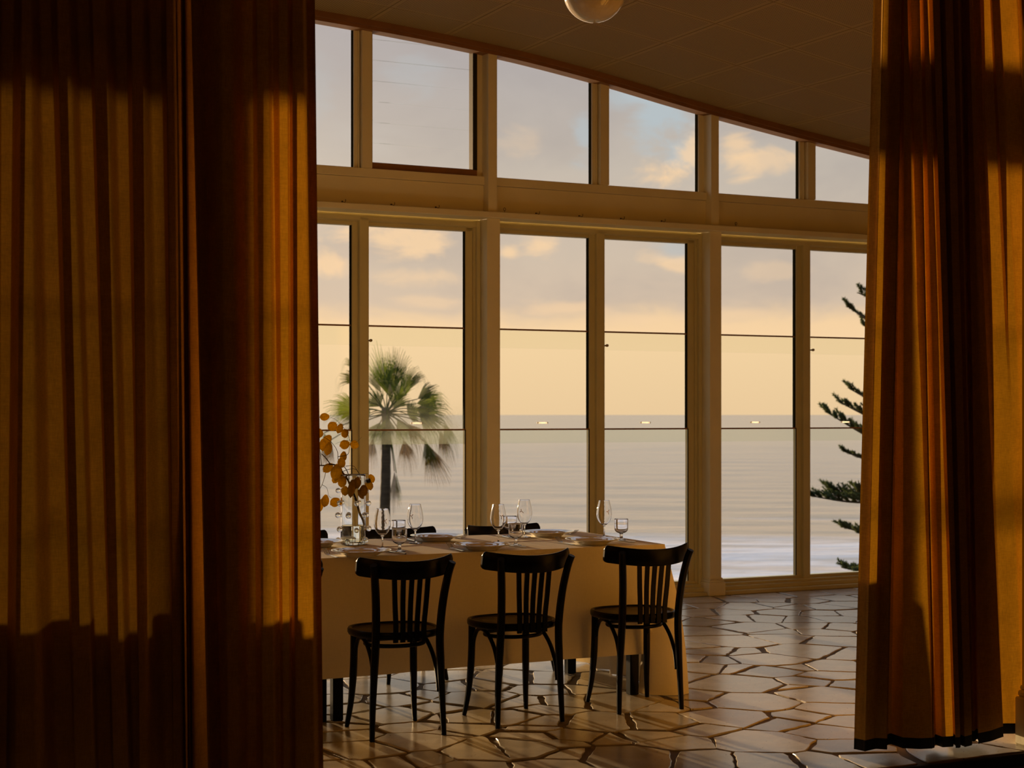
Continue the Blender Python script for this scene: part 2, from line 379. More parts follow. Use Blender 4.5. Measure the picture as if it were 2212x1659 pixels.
def copy_tree(o, parent=None):
    c = o.copy(); C.objects.link(c)
    if parent is not None: c.parent = parent
    for ch in [q for q in bpy.data.objects if q.parent == o]: copy_tree(ch, c)
    return c
def wall_obj(mb, name, m, parent=None):       # meshes given in s, n, z
    if parent is not None: return mb.build(name, m, parent)
    return mb.build(name, m, loc=(0, YW, 0), rot=(0, 0, TH))
def wall_root(name, s=0, n=0, z=0): return empty(name, L(s, n, z), TH)
def spline(pts, sub=6):
    P = [Vector(p) for p in pts]; out = []
    for i in range(len(P) - 1):
        a, b, c, d = P[max(i - 1, 0)], P[i], P[i + 1], P[min(i + 2, len(P) - 1)]
        for k in range(sub):
            t = k / sub; out.append(.5 * ((2 * b) + (c - a) * t + (2 * a - 5 * b + 4 * c - d) * t * t + (3 * b - a - 3 * c + d) * t ** 3))
    out.append(P[-1]); return out
rnd = random.Random(11)

# ------------------------------------------------------------------ room shell
CP = [(-9, 4.240), (-5, 4.280), (-3, 4.270), (-1.5, 4.215), (-0.2, 4.115), (0.65, 4.005), (1.56, 3.850), (2.43, 3.720), (3.23, 3.612), (5, 3.370), (7, 3.120)]
def ceil_z(s):
    s = min(max(s, CP[0][0]), CP[-1][0] - 1e-6)
    for i in range(len(CP) - 1):
        if CP[i][0] <= s <= CP[i + 1][0]:
            x0, y0 = CP[i]; x1, y1 = CP[i + 1]; h = x1 - x0; t = (s - x0) / h
            def sl(j):
                j0, j1 = max(j - 1, 0), min(j + 1, len(CP) - 1); return (CP[j1][1] - CP[j0][1]) / (CP[j1][0] - CP[j0][0])
            m0, m1 = sl(i) * h, sl(i + 1) * h
            return (2 * t**3 - 3 * t**2 + 1) * y0 + (t**3 - 2 * t**2 + t) * m0 + (-2 * t**3 + 3 * t**2) * y1 + (t**3 - t**2) * m1
def ceil_at(s, n): return ceil_z(s) + .03 * n
S0, S1, N0 = -7.6, 4.9, -12.6           # left wall, right wall, back wall
EDGE = -5.24                            # the stone terrace ends here, one step above the dark floor

# floor: mortar bed, flagstones cell by cell
floor = wall_obj(MB().box((S0, EDGE, -.16), (S1, .02, -.007)), 'floor', MORTAR)
tag(floor, kind='structure')
lowfloor = wall_obj(MB().box((S0, N0, -.30), (S1, EDGE, -.16)), 'floor_lower', DARKFL); tag(lowfloor, kind='structure')
nos = MB().bbox((S0, EDGE - .03, -.055), (S1, EDGE, -.004), .006); tag(wall_obj(nos, 'trim_1', DARKFL), kind='structure')

seeds = []
def addseeds(ox, oy, sc_, lst):
    for q in lst:
        p = flat(ox + q[0] / sc_, oy + q[1] / sc_); s, n = to_sn(p.x, p.y)
        if EDGE < n < 0 and all((s - a)**2 + (n - b)**2 > .13**2 for a, b, _ in seeds): seeds.append((s, n, q[2] if len(q) > 2 else 0))
addseeds(1420, 1200, 3.6146, [(330, 1590), (880, 1600), (1330, 1600), (1600, 1580), (840, 1455, 1), (130, 1450), (1480, 1500), (1395, 1525, -1), (300, 1355), (950, 1310), (1300, 1370), (1150, 1250), (560, 1260, 1),
    (1480, 1365), (720, 1145, 1), (320, 1110, -1), (250, 1160, -1), (1300, 1080, 1), (1350, 1205), (1480, 1290), (620, 1000, 1), (1150, 1045, -1), (1230, 980), (1500, 1000), (880, 900), (1350, 860), (1350, 945), (1085, 862, -1),
    (650, 878, -1), (330, 862), (440, 820), (870, 810, 1), (250, 810), (420, 740), (1150, 750, 1), (1420, 770), (640, 752, -1), (560, 670, 1), (300, 705), (1000, 640), (1350, 660), (1300, 600), (950, 600, -1), (700, 560, 1), (400, 590),
    (1200, 550), (1430, 560), (620, 490), (850, 490), (1130, 500), (1350, 490), (420, 520), (560, 440), (950, 440), (1290, 450), (350, 440), (1530, 450), (680, 395, 1), (900, 385), (1080, 405), (1300, 400), (450, 385), (1480, 380),
    (900, 345), (650, 345), (1150, 350), (1400, 330), (350, 350), (1200, 300), (1450, 285), (850, 318)])
addseeds(690, 1280, 4.378, [(550, 880, 1), (1000, 800), (160, 1020), (700, 1020), (1050, 970, -1), (1300, 890), (1550, 880), (1500, 1000, 1), (1080, 1100), (680, 1160, 1), (350, 1210), (1400, 1170), (1600, 1190), (1070, 1182, -1), (230, 1265),
    (850, 1270), (690, 1308, -1), (1080, 1330, -1), (1320, 1275, -1), (1550, 1300), (300, 1350), (900, 1410, 1), (420, 1490, 1), (1000, 1560), (1560, 1490, 1), (650, 1590), (250, 1620), (120, 1530), (1450, 1650), (130, 900), (330, 1090)])
addseeds(1100, 1400, 5.53, [(80, 380), (420, 380), (380, 490), (100, 640), (450, 740), (700, 380), (850, 480, -1), (1100, 480), (1350, 640, 1), (1100, 400), (1800, 690), (650, 640), (120, 820), (470, 860), (1100, 880, 1), (1750, 880, 1), (380, 980, -1),
    (120, 970, -1), (1700, 1040), (1200, 1080, -1), (700, 1040), (350, 1060), (100, 1200, 1), (500, 1140), (830, 1150), (600, 1260), (1400, 1300, 1), (1650, 1130, -1), (2000, 1130), (2050, 1300), (500, 1400)])
tries = 0; r2 = random.Random(5)
while tries < 9000:
    tries += 1; s = r2.uniform(S0 + .05, S1 - .05); n = r2.uniform(EDGE, -.02); big = r2.random()
    dmin = .30 + .16 * big
    if all((s - a)**2 + (n - b)**2 > dmin * dmin for a, b, _ in seeds): seeds.append((s, n, 0))
W = {1: .022, 0: 0, -1: -.012}
def clip(poly, a, b, c):                # keep a*x+b*y <= c
    out = []
    for i in range(len(poly)):
        p, q = poly[i], poly[(i + 1) % len(poly)]; dp, dq = a * p[0] + b * p[1] - c, a * q[0] + b * q[1] - c
        if dp <= 0: out.append(p)
        if dp * dq < 0: t = dp / (dp - dq); out.append((p[0] + t * (q[0] - p[0]), p[1] + t * (q[1] - p[1])))
    return out
def stone_mb(poly, cx, cy, rr):
    # inset each edge by its own joint width, then roughen the outline
    q = [p for p in poly]
    n = len(q); area = sum(q[i][0] * q[(i + 1) % n][1] - q[(i + 1) % n][0] * q[i][1] for i in range(n)) / 2
    if area < 0: q = q[::-1]
    ins = [(-2, -2), (2, -2), (2, 2), (-2, 2)]; ins = [(x + cx, y + cy) for x, y in ins]
    for i in range(n):
        p0, p1 = q[i], q[(i + 1) % n]; dx, dy = p1[0] - p0[0], p1[1] - p0[1]; l = math.hypot(dx, dy)
        if l < 1e-5: continue
        nx, ny = dy / l, -dx / l; j = rr.choice((.004, .006, .008, .012, .018, .024)) ; a = rr.uniform(-.05, .05)
        nx, ny = nx * math.cos(a) - ny * math.sin(a), nx * math.sin(a) + ny * math.cos(a)
        mx, my = (p0[0] + p1[0]) / 2, (p0[1] + p1[1]) / 2
        ins = clip(ins, nx, ny, nx * mx + ny * my - j)
    ins = clip(ins, 0, -1, -(EDGE + .001)); 
    if len(ins) < 3: return None
    for k in range(0, len(ins)):        # a few clipped corners
        pass
    out = []; n = len(ins)
    for i in range(n):
        p0, p1 = ins[i], ins[(i + 1) % n]; l = math.hypot(p1[0] - p0[0], p1[1] - p0[1]); k = max(1, int(l / .042))
        for t in range(k):
            u = t / k; jit = .0048 if t else .009
            out.append((p0[0] + (p1[0] - p0[0]) * u + rr.uniform(-jit, jit), p0[1] + (p1[1] - p0[1]) * u + rr.uniform(-jit, jit)))
    if len(out) < 4: return None
    mx = sum(p[0] for p in out) / len(out); my = sum(p[1] for p in out) / len(out); zt = rr.uniform(-.0012, .0012)
    tx, ty = rr.uniform(-.0015, .0015), rr.uniform(-.0015, .0015); n = len(out)
    vs = [(x - mx, y - my, -.010) for x, y in out] + [(x - mx, y - my, -.0022 + zt) for x, y in out]
    vs += [((x - mx) * (1 - .004 / max(.05, math.hypot(x - mx, y - my))), (y - my) * (1 - .004 / max(.05, math.hypot(x - mx, y - my))), zt + tx * (x - mx) + ty * (y - my)) for x, y in out]
    fs = []
    for k in (0, 1):
        for i in range(n): fs.append((k * n + i, k * n + (i + 1) % n, (k + 1) * n + (i + 1) % n, (k + 1) * n + i))
    fs.append(tuple(range(2 * n, 3 * n)))
    m = MB(); m.add(vs, fs, False); return m, mx, my
cells = []
for i, (s, n, w) in enumerate(seeds):
    poly = [(s - .6, n - .6), (s + .6, n - .6), (s + .6, n + .6), (s - .6, n + .6)]
    for j, (a, b, w2) in enumerate(seeds):
        if i == j or abs(a - s) > 1.3 or abs(b - n) > 1.3: continue
        dx, dy = a - s, b - n; poly = clip(poly, 2 * dx, 2 * dy, a * a + b * b - s * s - n * n + W[w] - W[w2])
        if len(poly) < 3: break
    if len(poly) < 3: continue
    poly = clip(poly, 0, 1, .0); poly = clip(poly, -1, 0, -S0) if poly else poly; poly = clip(poly, 1, 0, S1) if poly else poly
    if len(poly) >= 3: cells.append(poly)
def visible(mx, my):
    p = L(mx, my); px = CX + p.x / p.y * F; py = CY + EYE / p.y * F
    return (660 < px < 1905 and py < 1700) or (1880 < px < 2260 and 1570 < py < 1690)
rs = random.Random(3); rest = MB(); vis = []
for poly in cells:
    r = stone_mb(poly, sum(p[0] for p in poly) / len(poly), sum(p[1] for p in poly) / len(poly), rs)
    if not r: continue
    m, mx, my = r
    if visible(mx, my): vis.append((L(mx, my).length, m, mx, my))
    else: rest.add([(v[0] + mx, v[1] + my, v[2]) for v in m.v], m.f)
vis.sort(key=lambda t: t[0])
for k, (d, m, mx, my) in enumerate(vis):
    if k < 300: m.build('flagstone', STONE, floor, loc=(mx, my, 0), fix=False)
    else: rest.add([(v[0] + mx, v[1] + my, v[2]) for v in m.v], m.f)
tag(rest.build('flagstones', STONE, floor, fix=False), kind='stuff')

# ceiling: backing sheet and perforated boards, curved along the wall
ceil_s = [S0 + (S1 - S0) * i / 40 for i in range(41)]
cm = MB()
cm.grid([[(s, n, ceil_at(s, n) + .009) for s in ceil_s] for n in (N0, .08)])
cm.grid([[(s, n, ceil_at(s, n) + .16) for s in ceil_s] for n in (N0, .45)])
for a, b in ((S0, S0), (S1, S1)): pass
ceiling = wall_obj(cm, 'ceiling', CEILBACK); tag(ceiling, kind='structure')
PS, PN, PS0, PN0 = 0.588, 0.654, 1.235, -1.095
def panel(sa, sb, na, nb):
    g = .003; sa += g; sb -= g; na += g; nb -= g; cs, cn = (sa + sb) / 2, (na + nb) / 2; cz = ceil_at(cs, cn); m = MB(); k = 3
    ss = [sa + (sb - sa) * i / k for i in range(k + 1)]
    lo = [[(s - cs, n - cn, ceil_at(s, n) - cz) for s in ss] for n in (na, nb)]
    up = [[(p[0], p[1], p[2] + .012) for p in r] for r in lo]
    m.grid(lo, False)
    ring = lambda R_: R_[0] + R_[1][::-1]
    m.grid([ring(lo), ring(up)], False, closed=True); return m, cs, cn, cz
pan_far = MB()
for i in range(-13, 8):
    for j in range(-20, 5):
        sa, na = PS0 + i * PS, PN0 + j * PN; sb, nb = sa + PS, min(na + PN, -.035)
        if na > -.08: continue
        if nb - na < .05 or sa < S0 or sb > S1 or na < N0: continue
        m, cs, cn, cz = panel(sa, sb, na, nb); p = L(cs, cn, cz); px = CX + p.x / max(p.y, .1) * F; py = CY - (cz - EYE) / max(p.y, .1) * F
        if p.y > 3 and 560 < px < 2000 and -120 < py < 420: m.build('ceiling_panel', CEILM, ceiling, loc=(cs, cn, cz), fix=False)
        else: pan_far.add([(v[0] + cs, v[1] + cn, v[2] + cz) for v in m.v], m.f)
tag(pan_far.build('ceiling_panels', CEILM, ceiling, fix=False), kind='stuff')

# side and back walls
wl = tag(wall_obj(MB().box((S0 - .15, -5.0, -.16), (S0, .3, 4.4)), 'wall_left', WALLP), kind='structure')
wall_obj(MB().box((S0 - .15, N0, -.30), (S0, -5.0, 4.4)), 'dark_panelling', DARKW, wl).matrix_parent_inverse = Matrix()
wr = tag(wall_obj(MB().box((S1, -5.0, -.16), (S1 + .15, .3, 4.4)), 'wall_right', WALLP), kind='structure')
wall_obj(MB().box((S1, N0, -.30), (S1 + .15, -5.0, 4.4)), 'dark_panelling', DARKW, wr)
tag(wall_obj(MB().box((S0 - .15, N0 - .15, -.30), (S1 + .15, N0, 4.4)), 'wall_back', DARKW), kind='structure')

# window wall: band beam between doors and clerestory
SP, P0 = 1.905, -.200                    # post spacing, left edge of the post in the middle of the picture
KS = range(-3, 3)
wall = wall_obj(MB().box((S0, .085, 2.86), (S1, .24, 3.100)), 'wall_front', PAINT); tag(wall, kind='structure')
t = MB().bbox((S0, .072, 3.103), (S1, .22, 3.165), .003); tag(wall_obj(t, 'trim_2', PAINT), kind='structure')
t = MB().bbox((S0, -.03, 2.852), (S1, .14, 2.897), .004); tag(wall_obj(t, 'trim_3', PAINT), kind='structure')
hd = MB()                                # brown timber under the ceiling edge, in two steps
ss = [S0 + (S1 - S0) * i / 60 for i in range(61)]
for n0, n1, dz0, dz1, dz2 in ((-.035, .03, -.040, .01, -.040), (-.01, .13, -.064, -.035, -.052), (.13, .34, .03, .05, .03)):
    lo = [(s, n0, ceil_at(s, 0) + dz0) for s in ss]; up = [(s, n0, ceil_at(s, 0) + dz1) for s in ss]
    lo2 = [(s, n1, ceil_at(s, 0) + dz2) for s in ss]; up2 = [(s, n1, ceil_at(s, 0) + dz1) for s in ss]
    hd.grid([up, lo, lo2, up2, up], False)
tag(wall_obj(hd, 'trim_4', TIMBER), kind='structure')
tag(wall_obj(MB().box((S0, .0, -.02), (S1, .22, .0)).box((S0, .22, -.4), (S1, .95, -.06)), 'trim_5', CONC), kind='structure')

tn = 6
for k in range(-3, 4):
    a = P0 + k * SP
    if a < S0 or a > S1: continue
    m = MB().bbox((a, 0, 0), (a + .105, .17, 2.852), .003)
    m.bbox((a - .022, -.024, 0), (a + .127, .17, .105), .004).bbox((a - .016, -.018, .105), (a + .121, .17, .125), .006).bbox((a - .008, -.010, .125), (a + .113, .17, .140), .005)
    tag(wall_obj(m, 'trim_%d' % tn, PAINT), kind='structure'); tn += 1
    u0, u1 = a + .010, a + .080; m = MB()
    m.add([(u0, 0, 2.897), (u1, 0, 2.897), (u1, .17, 2.897), (u0, .17, 2.897)] + [(s, n, ceil_at(s, 0) - .03) for s, n in ((u0, 0), (u1, 0), (u1, .17), (u0, .17))],
          [(3, 2, 1, 0), (4, 5, 6, 7), (0, 1, 5, 4), (1, 2, 6, 5), (2, 3, 7, 6), (3, 0, 4, 7)])
    tag(wall_obj(m, 'trim_%d' % tn, PAINT), kind='structure'); tn += 1

# lower bays: stacked frameless sashes that overlap
wn = 1
for k in KS:
    a = P0 + k * SP + .105; b = P0 + (k + 1) * SP          # clear opening between posts
    root = wall_root('window_%d' % wn, (a + b) / 2, 0, 0); wn += 1; tag(root, kind='structure')
    c = (a + b) / 2; mc = P0 + k * SP + .978               # mullion centre
    X = lambda s: s - c
    f = MB()
    f.bbox((X(a), .145, 2.795), (X(b), .24, 2.852), .003).bbox((X(a), .125, 2.800), (X(b), .145, 2.832), .003).bbox((X(a), .165, 2.768), (X(b), .22, 2.797), .003)
    f.bbox((X(a), .005, 0), (X(b), .10, .030), .003).bbox((X(a), .06, .028), (X(b), .24, .062), .003).bbox((X(a), .10, .060), (X(b), .24, .084), .003).bbox((X(a), .15, .082), (X(b), .22, .108), .003)
    f.build('window_frame', FRAME, root)
    for s0, s1, s2 in ((b - .10, b - .045, b), (a + .018, a + .034, a)):
        j = MB(); lo, hi = min(s0, s1), max(s0, s1)
        j.bbox((X(lo), .165, .06), (X(hi), .198, 2.80), .003)
        lo, hi = min(s1, s2), max(s1, s2)
        j.bbox((X(lo), .145, .03), (X(hi), .24, 2.85), .003)
        j.build('jamb', FRAME, root)
    j = MB().bbox((X(b) - .030, .112, .03), (X(b) - .002, .146, 2.84), .003); j.build('jamb_trim', FRAME, root)
    m = MB().bbox((X(mc - .052), .16, .06), (X(mc - .005), .198, 2.80), .003).bbox((X(mc - .007), .125, .03), (X(mc + .062), .225, 2.82), .003)
    m.build('mullion', FRAME, root)
    for u0, u1 in ((a + .034, mc - .052), (mc + .062, b - .10)):
        g = MB().box((X(u1) - .010, .158, .105), (X(u1), .190, 1.307)); g.build('glazing_edge', OLIVE, root)
        g = MB().box((X(u1) - .008, .176, 1.307), (X(u1), .202, 2.768)); g.build('channel_shade_strip', CHANSHADE, root)  # added dark strip, painted shade of the channel beside the pane
        MB().box((X(u0), .196, 1.915), (X(u1), .201, 2.785)).build('pane', PANE, root)
        MB().box((X(u0), .180, 1.203), (X(u1), .185, 2.050)).build('pane', MIST if (k == -1 and u0 > mc) else PANE2, root)
        MB().box((X(u0), .164, .100), (X(u1), .169, 1.303)).build('pane', PANE2, root)
        MB().bbox((X(u0), .176, 2.048), (X(u1), .189, 2.060), .002).build('sash_rail', TIMBER, root)
        MB().bbox((X(u0), .160, 1.301), (X(u1), .173, 1.313), .002).build('sash_rail', TIMBER, root)
        h = MB().bbox((X((u0 + u1) / 2) - .043, .166, 1.350), (X((u0 + u1) / 2) + .043, .179, 1.362), .002)
        h.build('sash_pull', MILKY, root)
        e = MB().bbox((X((u0 + u1) / 2) + .038, .163, 1.349), (X((u0 + u1) / 2) + .043, .180, 1.363), .001).bbox((X((u0 + u1) / 2) - .045, .163, 1.349), (X((u0 + u1) / 2) - .039, .180, 1.363), .001)
        e.build('pull_end', STEEL, root)
        if u0 > mc:
            kb = MB().tube([(X(u0) + .002, .125, 1.945), (X(u0) + .002, .09, 1.945)], [.006, .006], 10).tube([(X(u0) + .002, .098, 1.945), (X(u0) + .002, .084, 1.945)], [.011, .010], 12)
            kb.build('sash_catch', BRASS, root)

# clerestory bays
for k in KS:
    a = P0 + k * SP + .080; b = P0 + (k + 1) * SP + .010; c = (a + b) / 2
    root = wall_root('window_%d' % wn, c, 0, 3.165); wn += 1; tag(root, kind='structure')
    X = lambda s: s - c
    mc = P0 + k * SP + .978
    def col(s0, s1, n0, n1, z0=3.165):
        m = MB(); q = [(s0, n0), (s1, n0), (s1, n1), (s0, n1)]
        m.add([(X(s), n, z0 - 3.165) for s, n in q] + [(X(s), n, ceil_at(s, 0) + .02 - 3.165) for s, n in q],
              [(3, 2, 1, 0), (4, 5, 6, 7), (0, 1, 5, 4), (1, 2, 6, 5), (2, 3, 7, 6), (3, 0, 4, 7)]); return m
    mm = col(mc - .012, mc + .062, .055, .19); m2 = col(mc - .056, mc - .012, .11, .155); m3 = col(mc - .028, mc - .020, .095, .15)
    for q in (m2, m3): mm.add(q.v, q.f)
    mm.build('mullion', PAINT, root)
    jb = col(b - .045, b, .11, .155); jb2 = col(a, a + .03, .11, .19); jb.add(jb2.v, jb2.f); jb.build('jamb', PAINT, root)
    for h, (u0, u1) in enumerate(((a + .03, mc - .056), (mc + .062, b - .045))):
        if k == -1 and h == 1:
            fr = MB().bbox((X(u0), .10, .0), (X(u1), .18, .050), .003); fr.build('louvre_frame', TIMBER, root)
            for s0, s1 in ((u0, u0 + .018), (u1 - .035, u1)):
                q = col(s0, s1, .10, .17, 3.21); q.build('louvre_channel', OLIVE, root)  # channel coloured dark in place of shade from the frames
            z = 3.205
            for i in range(7):
                z1 = z + .156; lim = [ceil_at(s, 0) + .015 for s in (u0, u1)]
                tl, tr = min(z1, lim[0]), min(z1, lim[1])
                if tr > z + .02:
                    g = MB(); th = .004
                    def pt(s, zz, d): return (X(s), .125 + (zz - z) * .09 + d, zz - 3.165)
                    g.add([pt(u0 + .016, z, 0), pt(u1 - .03, z, 0), pt(u1 - .03, tr, 0), pt(u0 + .016, tl, 0), pt(u0 + .016, z, th), pt(u1 - .03, z, th), pt(u1 - .03, tr, th), pt(u0 + .016, tl, th)],
                          [(3, 2, 1, 0), (4, 5, 6, 7), (0, 1, 5, 4), (1, 2, 6, 5), (2, 3, 7, 6), (3, 0, 4, 7)])
                    g.build('louvre_blade', PANE, root)
                z += .148
        else:
            g = MB(); q = [(u0, .14), (u1, .14), (u1, .145), (u0, .145)]
            g.add([(X(s), n, 0) for s, n in q] + [(X(s), n, ceil_at(s, 0) + .02 - 3.165) for s, n in q], [(3, 2, 1, 0), (4, 5, 6, 7), (0, 1, 5, 4), (1, 2, 6, 5), (2, 3, 7, 6), (3, 0, 4, 7)])
            g.build('pane', PANE, root)
            col(u1 - .006, u1, .128, .158).build('channel_shade_strip', CHANSHADE, root)

# ------------------------------------------------------------------ outside: sea, ground, terrace
def sea():
    m = MB(); ys = []; y = 95
    while y < 900: ys.append(y); y += 1.6 + (y - 95) * .012
    while y < 42000: ys.append(y); y *= 1.16
    rows = []
    for y in ys:
        w = 1.1; row = []
        for i in range(81):
            x = (i / 80 - .5) * 2 * (y * w + 120); z = -14.4
            if y < 900:
                d = y + 5 * math.sin(x * .03) + 3 * math.sin(x * .011 + 2) + x * .12
                z += .35 * math.exp(-((d - 206) / 5)**2) + .35 * math.exp(-((d - 192) / 5)**2) + .12 * math.sin(d * .35 + x * .02) + .10 * math.sin(d * .19 - x * .05)
            row.append((x, y, z))
        rows.append(row)
    m.grid(rows)
    mt, nt, b = newmat('sea_water'); N = nt.nodes.new; K = nt.links.new
    tc = N('ShaderNodeTexCoord')
    def nz(scale, st, det=4, rough=.55):
        mp = N('ShaderNodeMapping'); K(tc.outputs['Object'], mp.inputs[0]); mp.inputs['Scale'].default_value = st
        n = N('ShaderNodeTexNoise'); K(mp.outputs[0], n.inputs['Vector']); n.inputs['Scale'].default_value = scale; n.inputs['Detail'].default_value = det; n.inputs['Roughness'].default_value = rough
        return n.outputs[0]
    def mr(v, a, b_, c=0, d=1):
        n = N('ShaderNodeMapRange'); n.interpolation_type = 'SMOOTHSTEP'; K(v, n.inputs[0]); n.inputs[1].default_value = a; n.inputs[2].default_value = b_; n.inputs[3].default_value = c; n.inputs[4].default_value = d; return n.outputs[0]
    def mul(a, b_, op='MULTIPLY'):
        n = N('ShaderNodeMath'); n.operation = op
        for i, v in enumerate((a, b_)):
            if isinstance(v, (int, float)): n.inputs[i].default_value = v
            else: K(v, n.inputs[i])
        return n.outputs[0]
    sep = N('ShaderNodeSeparateXYZ'); K(tc.outputs['Object'], sep.inputs[0])
    near = mr(mul(sep.outputs[1], mul(sep.outputs[0], .12), 'ADD'), 188, 206, 1, 0)
    patch = mr(nz(.05, (.5, 1.6, 1), 6, .65), .40, .56)
    foam = mul(near, mr(nz(.09, (.5, 1.5, 1), 6, .7), .34, .56, .25, 1))
    crest = mul(mr(mul(sep.outputs[1], mul(sep.outputs[0], .12), 'ADD'), 300, 195, 0, 1), mr(nz(.05, (.35, 2.2, 1), 5, .6), .56, .66, 0, .35))
    fm = N('ShaderNodeMath'); fm.operation = 'MAXIMUM'; K(foam, fm.inputs[0]); K(crest, fm.inputs[1])
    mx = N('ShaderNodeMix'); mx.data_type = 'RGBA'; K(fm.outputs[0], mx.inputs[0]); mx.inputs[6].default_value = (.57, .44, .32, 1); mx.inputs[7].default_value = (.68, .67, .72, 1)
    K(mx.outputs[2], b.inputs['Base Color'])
    K(mr(fm.outputs[0], 0, 1, .20, .9), b.inputs['Roughness']); b.inputs['IOR'].default_value = 1.33
    n1 = nz(.22, (.35, 1.3, 1), 8, .62); n2 = nz(.03, (.4, 1.2, 1), 5, .55)
    hh = mul(mul(n1, 1.0), mul(n2, 3.5), 'ADD')
    bp = N('ShaderNodeBump'); bp.inputs['Strength'].default_value = 1.0; bp.inputs['Distance'].default_value = 1.5; K(mr(sep.outputs[1], 120, 900, 1.0, .12), bp.inputs['Strength']); K(hh, bp.inputs['Height']); K(bp.outputs[0], b.inputs['Normal'])
    o = m.build('sea', mt); tag(o, kind='structure'); return o
sea()
g = MB(); g.grid([[((i / 20 - .5) * 260, y, z + 1.2 * math.sin(i * 1.3 + y) * .3) for i in range(21)] for y, z in ((13.6, -7), (22, -9.5), (45, -11.5), (80, -13.6), (118, -15.6))])
tag(g.build('ground', EARTH), kind='structure')

# ------------------------------------------------------------------ curtains
def curtain(name, label, pts, nbase, ztop, zbot, yT, yB, hem=True, group=None, amp=1.0, gap=.045, sub=7, cm_=None):
    """pts: fold line control points (x at photo row yT, x at row yB, n offset top, n offset bottom)"""
    prm = []
    for (a, b, n0, n1) in pts:
        sT, zT = on_wall(a, yT, nbase + n0 * amp); sB, zB = on_wall(b, yB, nbase + n1 * amp); prm.append((sT, zT, sB, zB, nbase + n0 * amp, nbase + n1 * amp))
    sc_ = sum(p[0] for p in prm) / len(prm); root = empty(name, L(sc_, nbase, 0), TH)
    def line(z, wig=0):
        ctl = []
        for i, (sT, zT, sB, zB, nT, nB) in enumerate(prm):
            u = (z - zB) / (zT - zB); ctl.append((sB + (sT - sB) * u, nB + (nT - nB) * u))
        out = []
        for i in range(len(ctl) - 1):
            (s0, n0), (s1, n1) = ctl[i], ctl[i + 1]
            for q in range(sub):
                t = q / sub; e = (1 - math.cos(math.pi * t)) / 2
                out.append((s0 + (s1 - s0) * (t * .55 + e * .45), n0 + (n1 - n0) * e))
        out.append(ctl[-1]); return out
    def z_at(s, base): return base
    def rows(z0f, z1f, n):
        rr = []
        for k in range(n + 1):
            row = []
            for i in range(len(line(0))):
                pass
            rr.append(None)
        return rr
    NZ = 26; body = []; ln_b = line(zbot)
    dz = [.012 * math.sin(9 * s + 1.3) for s, n in ln_b]
    lines = [line(zbot + gap + (ztop - zbot - gap) * k / NZ) for k in range(NZ + 1)]
    for k in range(NZ + 1):
        z = zbot + gap + (ztop - zbot - gap) * k / NZ; f = (1 - k / NZ)**3
        body.append([(s - sc_, n - nbase, z + dz[i] * f) for i, (s, n) in enumerate(lines[k])])
    m = MB(); m.grid(body); m.build('cloth', cm_ or CURTAIN, root, fix=False)
    if hem:
        l0, l1 = line(zbot), lines[0]
        h = MB(); h.grid([[(s - sc_, n - nbase, zbot + dz[i]) for i, (s, n) in enumerate(l0)], [(s - sc_, n - nbase, zbot + gap + dz[i]) for i, (s, n) in enumerate(l1)]])
        h.build('hem_band', HEM, root, fix=False)
    tag(root, label, 'curtain', group); return root
def folds(stripes_t, stripes_b, a, drop=()):
    out = []; sgn = 1
    for i, ((l, r), (lb, rb)) in enumerate(zip(stripes_t, stripes_b)):
        ab = a * (.45 if i in drop else 1.0)
        out += [(l, lb, sgn * a, sgn * ab), (r, rb, sgn * a * .92, sgn * ab * .92)]; sgn = -sgn
    return out
st = [(-330, -300), (-280, -262), (-240, -212), (-195, -170), (-150, -128), (-108, -84), (-62, -36), (-18, 0 - 8), (4, 27), (45, 67), (93, 117), (129, 155), (176, 200), (206, 232), (255, 277), (286, 307), (330, 352), (361, 376)]
sb = [(-335, -305), (-290, -262), (-240, -205), (-195, -170), (-150, -120), (-108, -84), (-62, -30), (-20, -6), (0, 17), (36, 74), (114, 148), (152, 190), (203, 230), (234, 262), (280, 295), (297, 312), (352, 368), (371, 388)]
A = folds(st, sb, .095, (3, 7, 11, 13, 15, 17))
A += [(392, 402, .05, .05), (384, 396, -.05, -.05), (404, 412, .04, .05), (392, 404, .02, 0), (414, 424, .055, .055), (402, 412, -.02, -.03), (452, 470, .05, .05), (420, 440, .065, .065), (462, 482, .075, .075)]
curtain('curtain', 'leftmost amber curtain panel with many narrow folds lit from behind', A, -5.02, 3.98, .02, 250, 1250, group=None, cm_=CURTAIN2)
B = [(470, 480, .05, .05), (446, 462, .045, .04), (418, 440, .0, -.01), (421, 444, -.035, -.03)]
B += folds([(427, 441), (481, 500), (528, 547), (556, 580)], [(452, 468), (490, 512), (534, 552), (564, 588)], .05, (2,))
B += [(590, 602, .012, .0), (604, 610, -.035, -.03), (620, 624, -.04, -.03), (626, 629, .03, .03), (632, 636, -.035, -.03), (657, 672, -.03, -.02), (668, 684, .03, .02), (683, 694, .025, .02), (677, 689, .05, .05), (664, 676, .06, .06), (650, 660, .055, .055)]
curtain('curtain', 'amber curtain panel overlapping in front, brightly backlit beside the table', B, -5.17, 3.98, .02, 250, 1250)
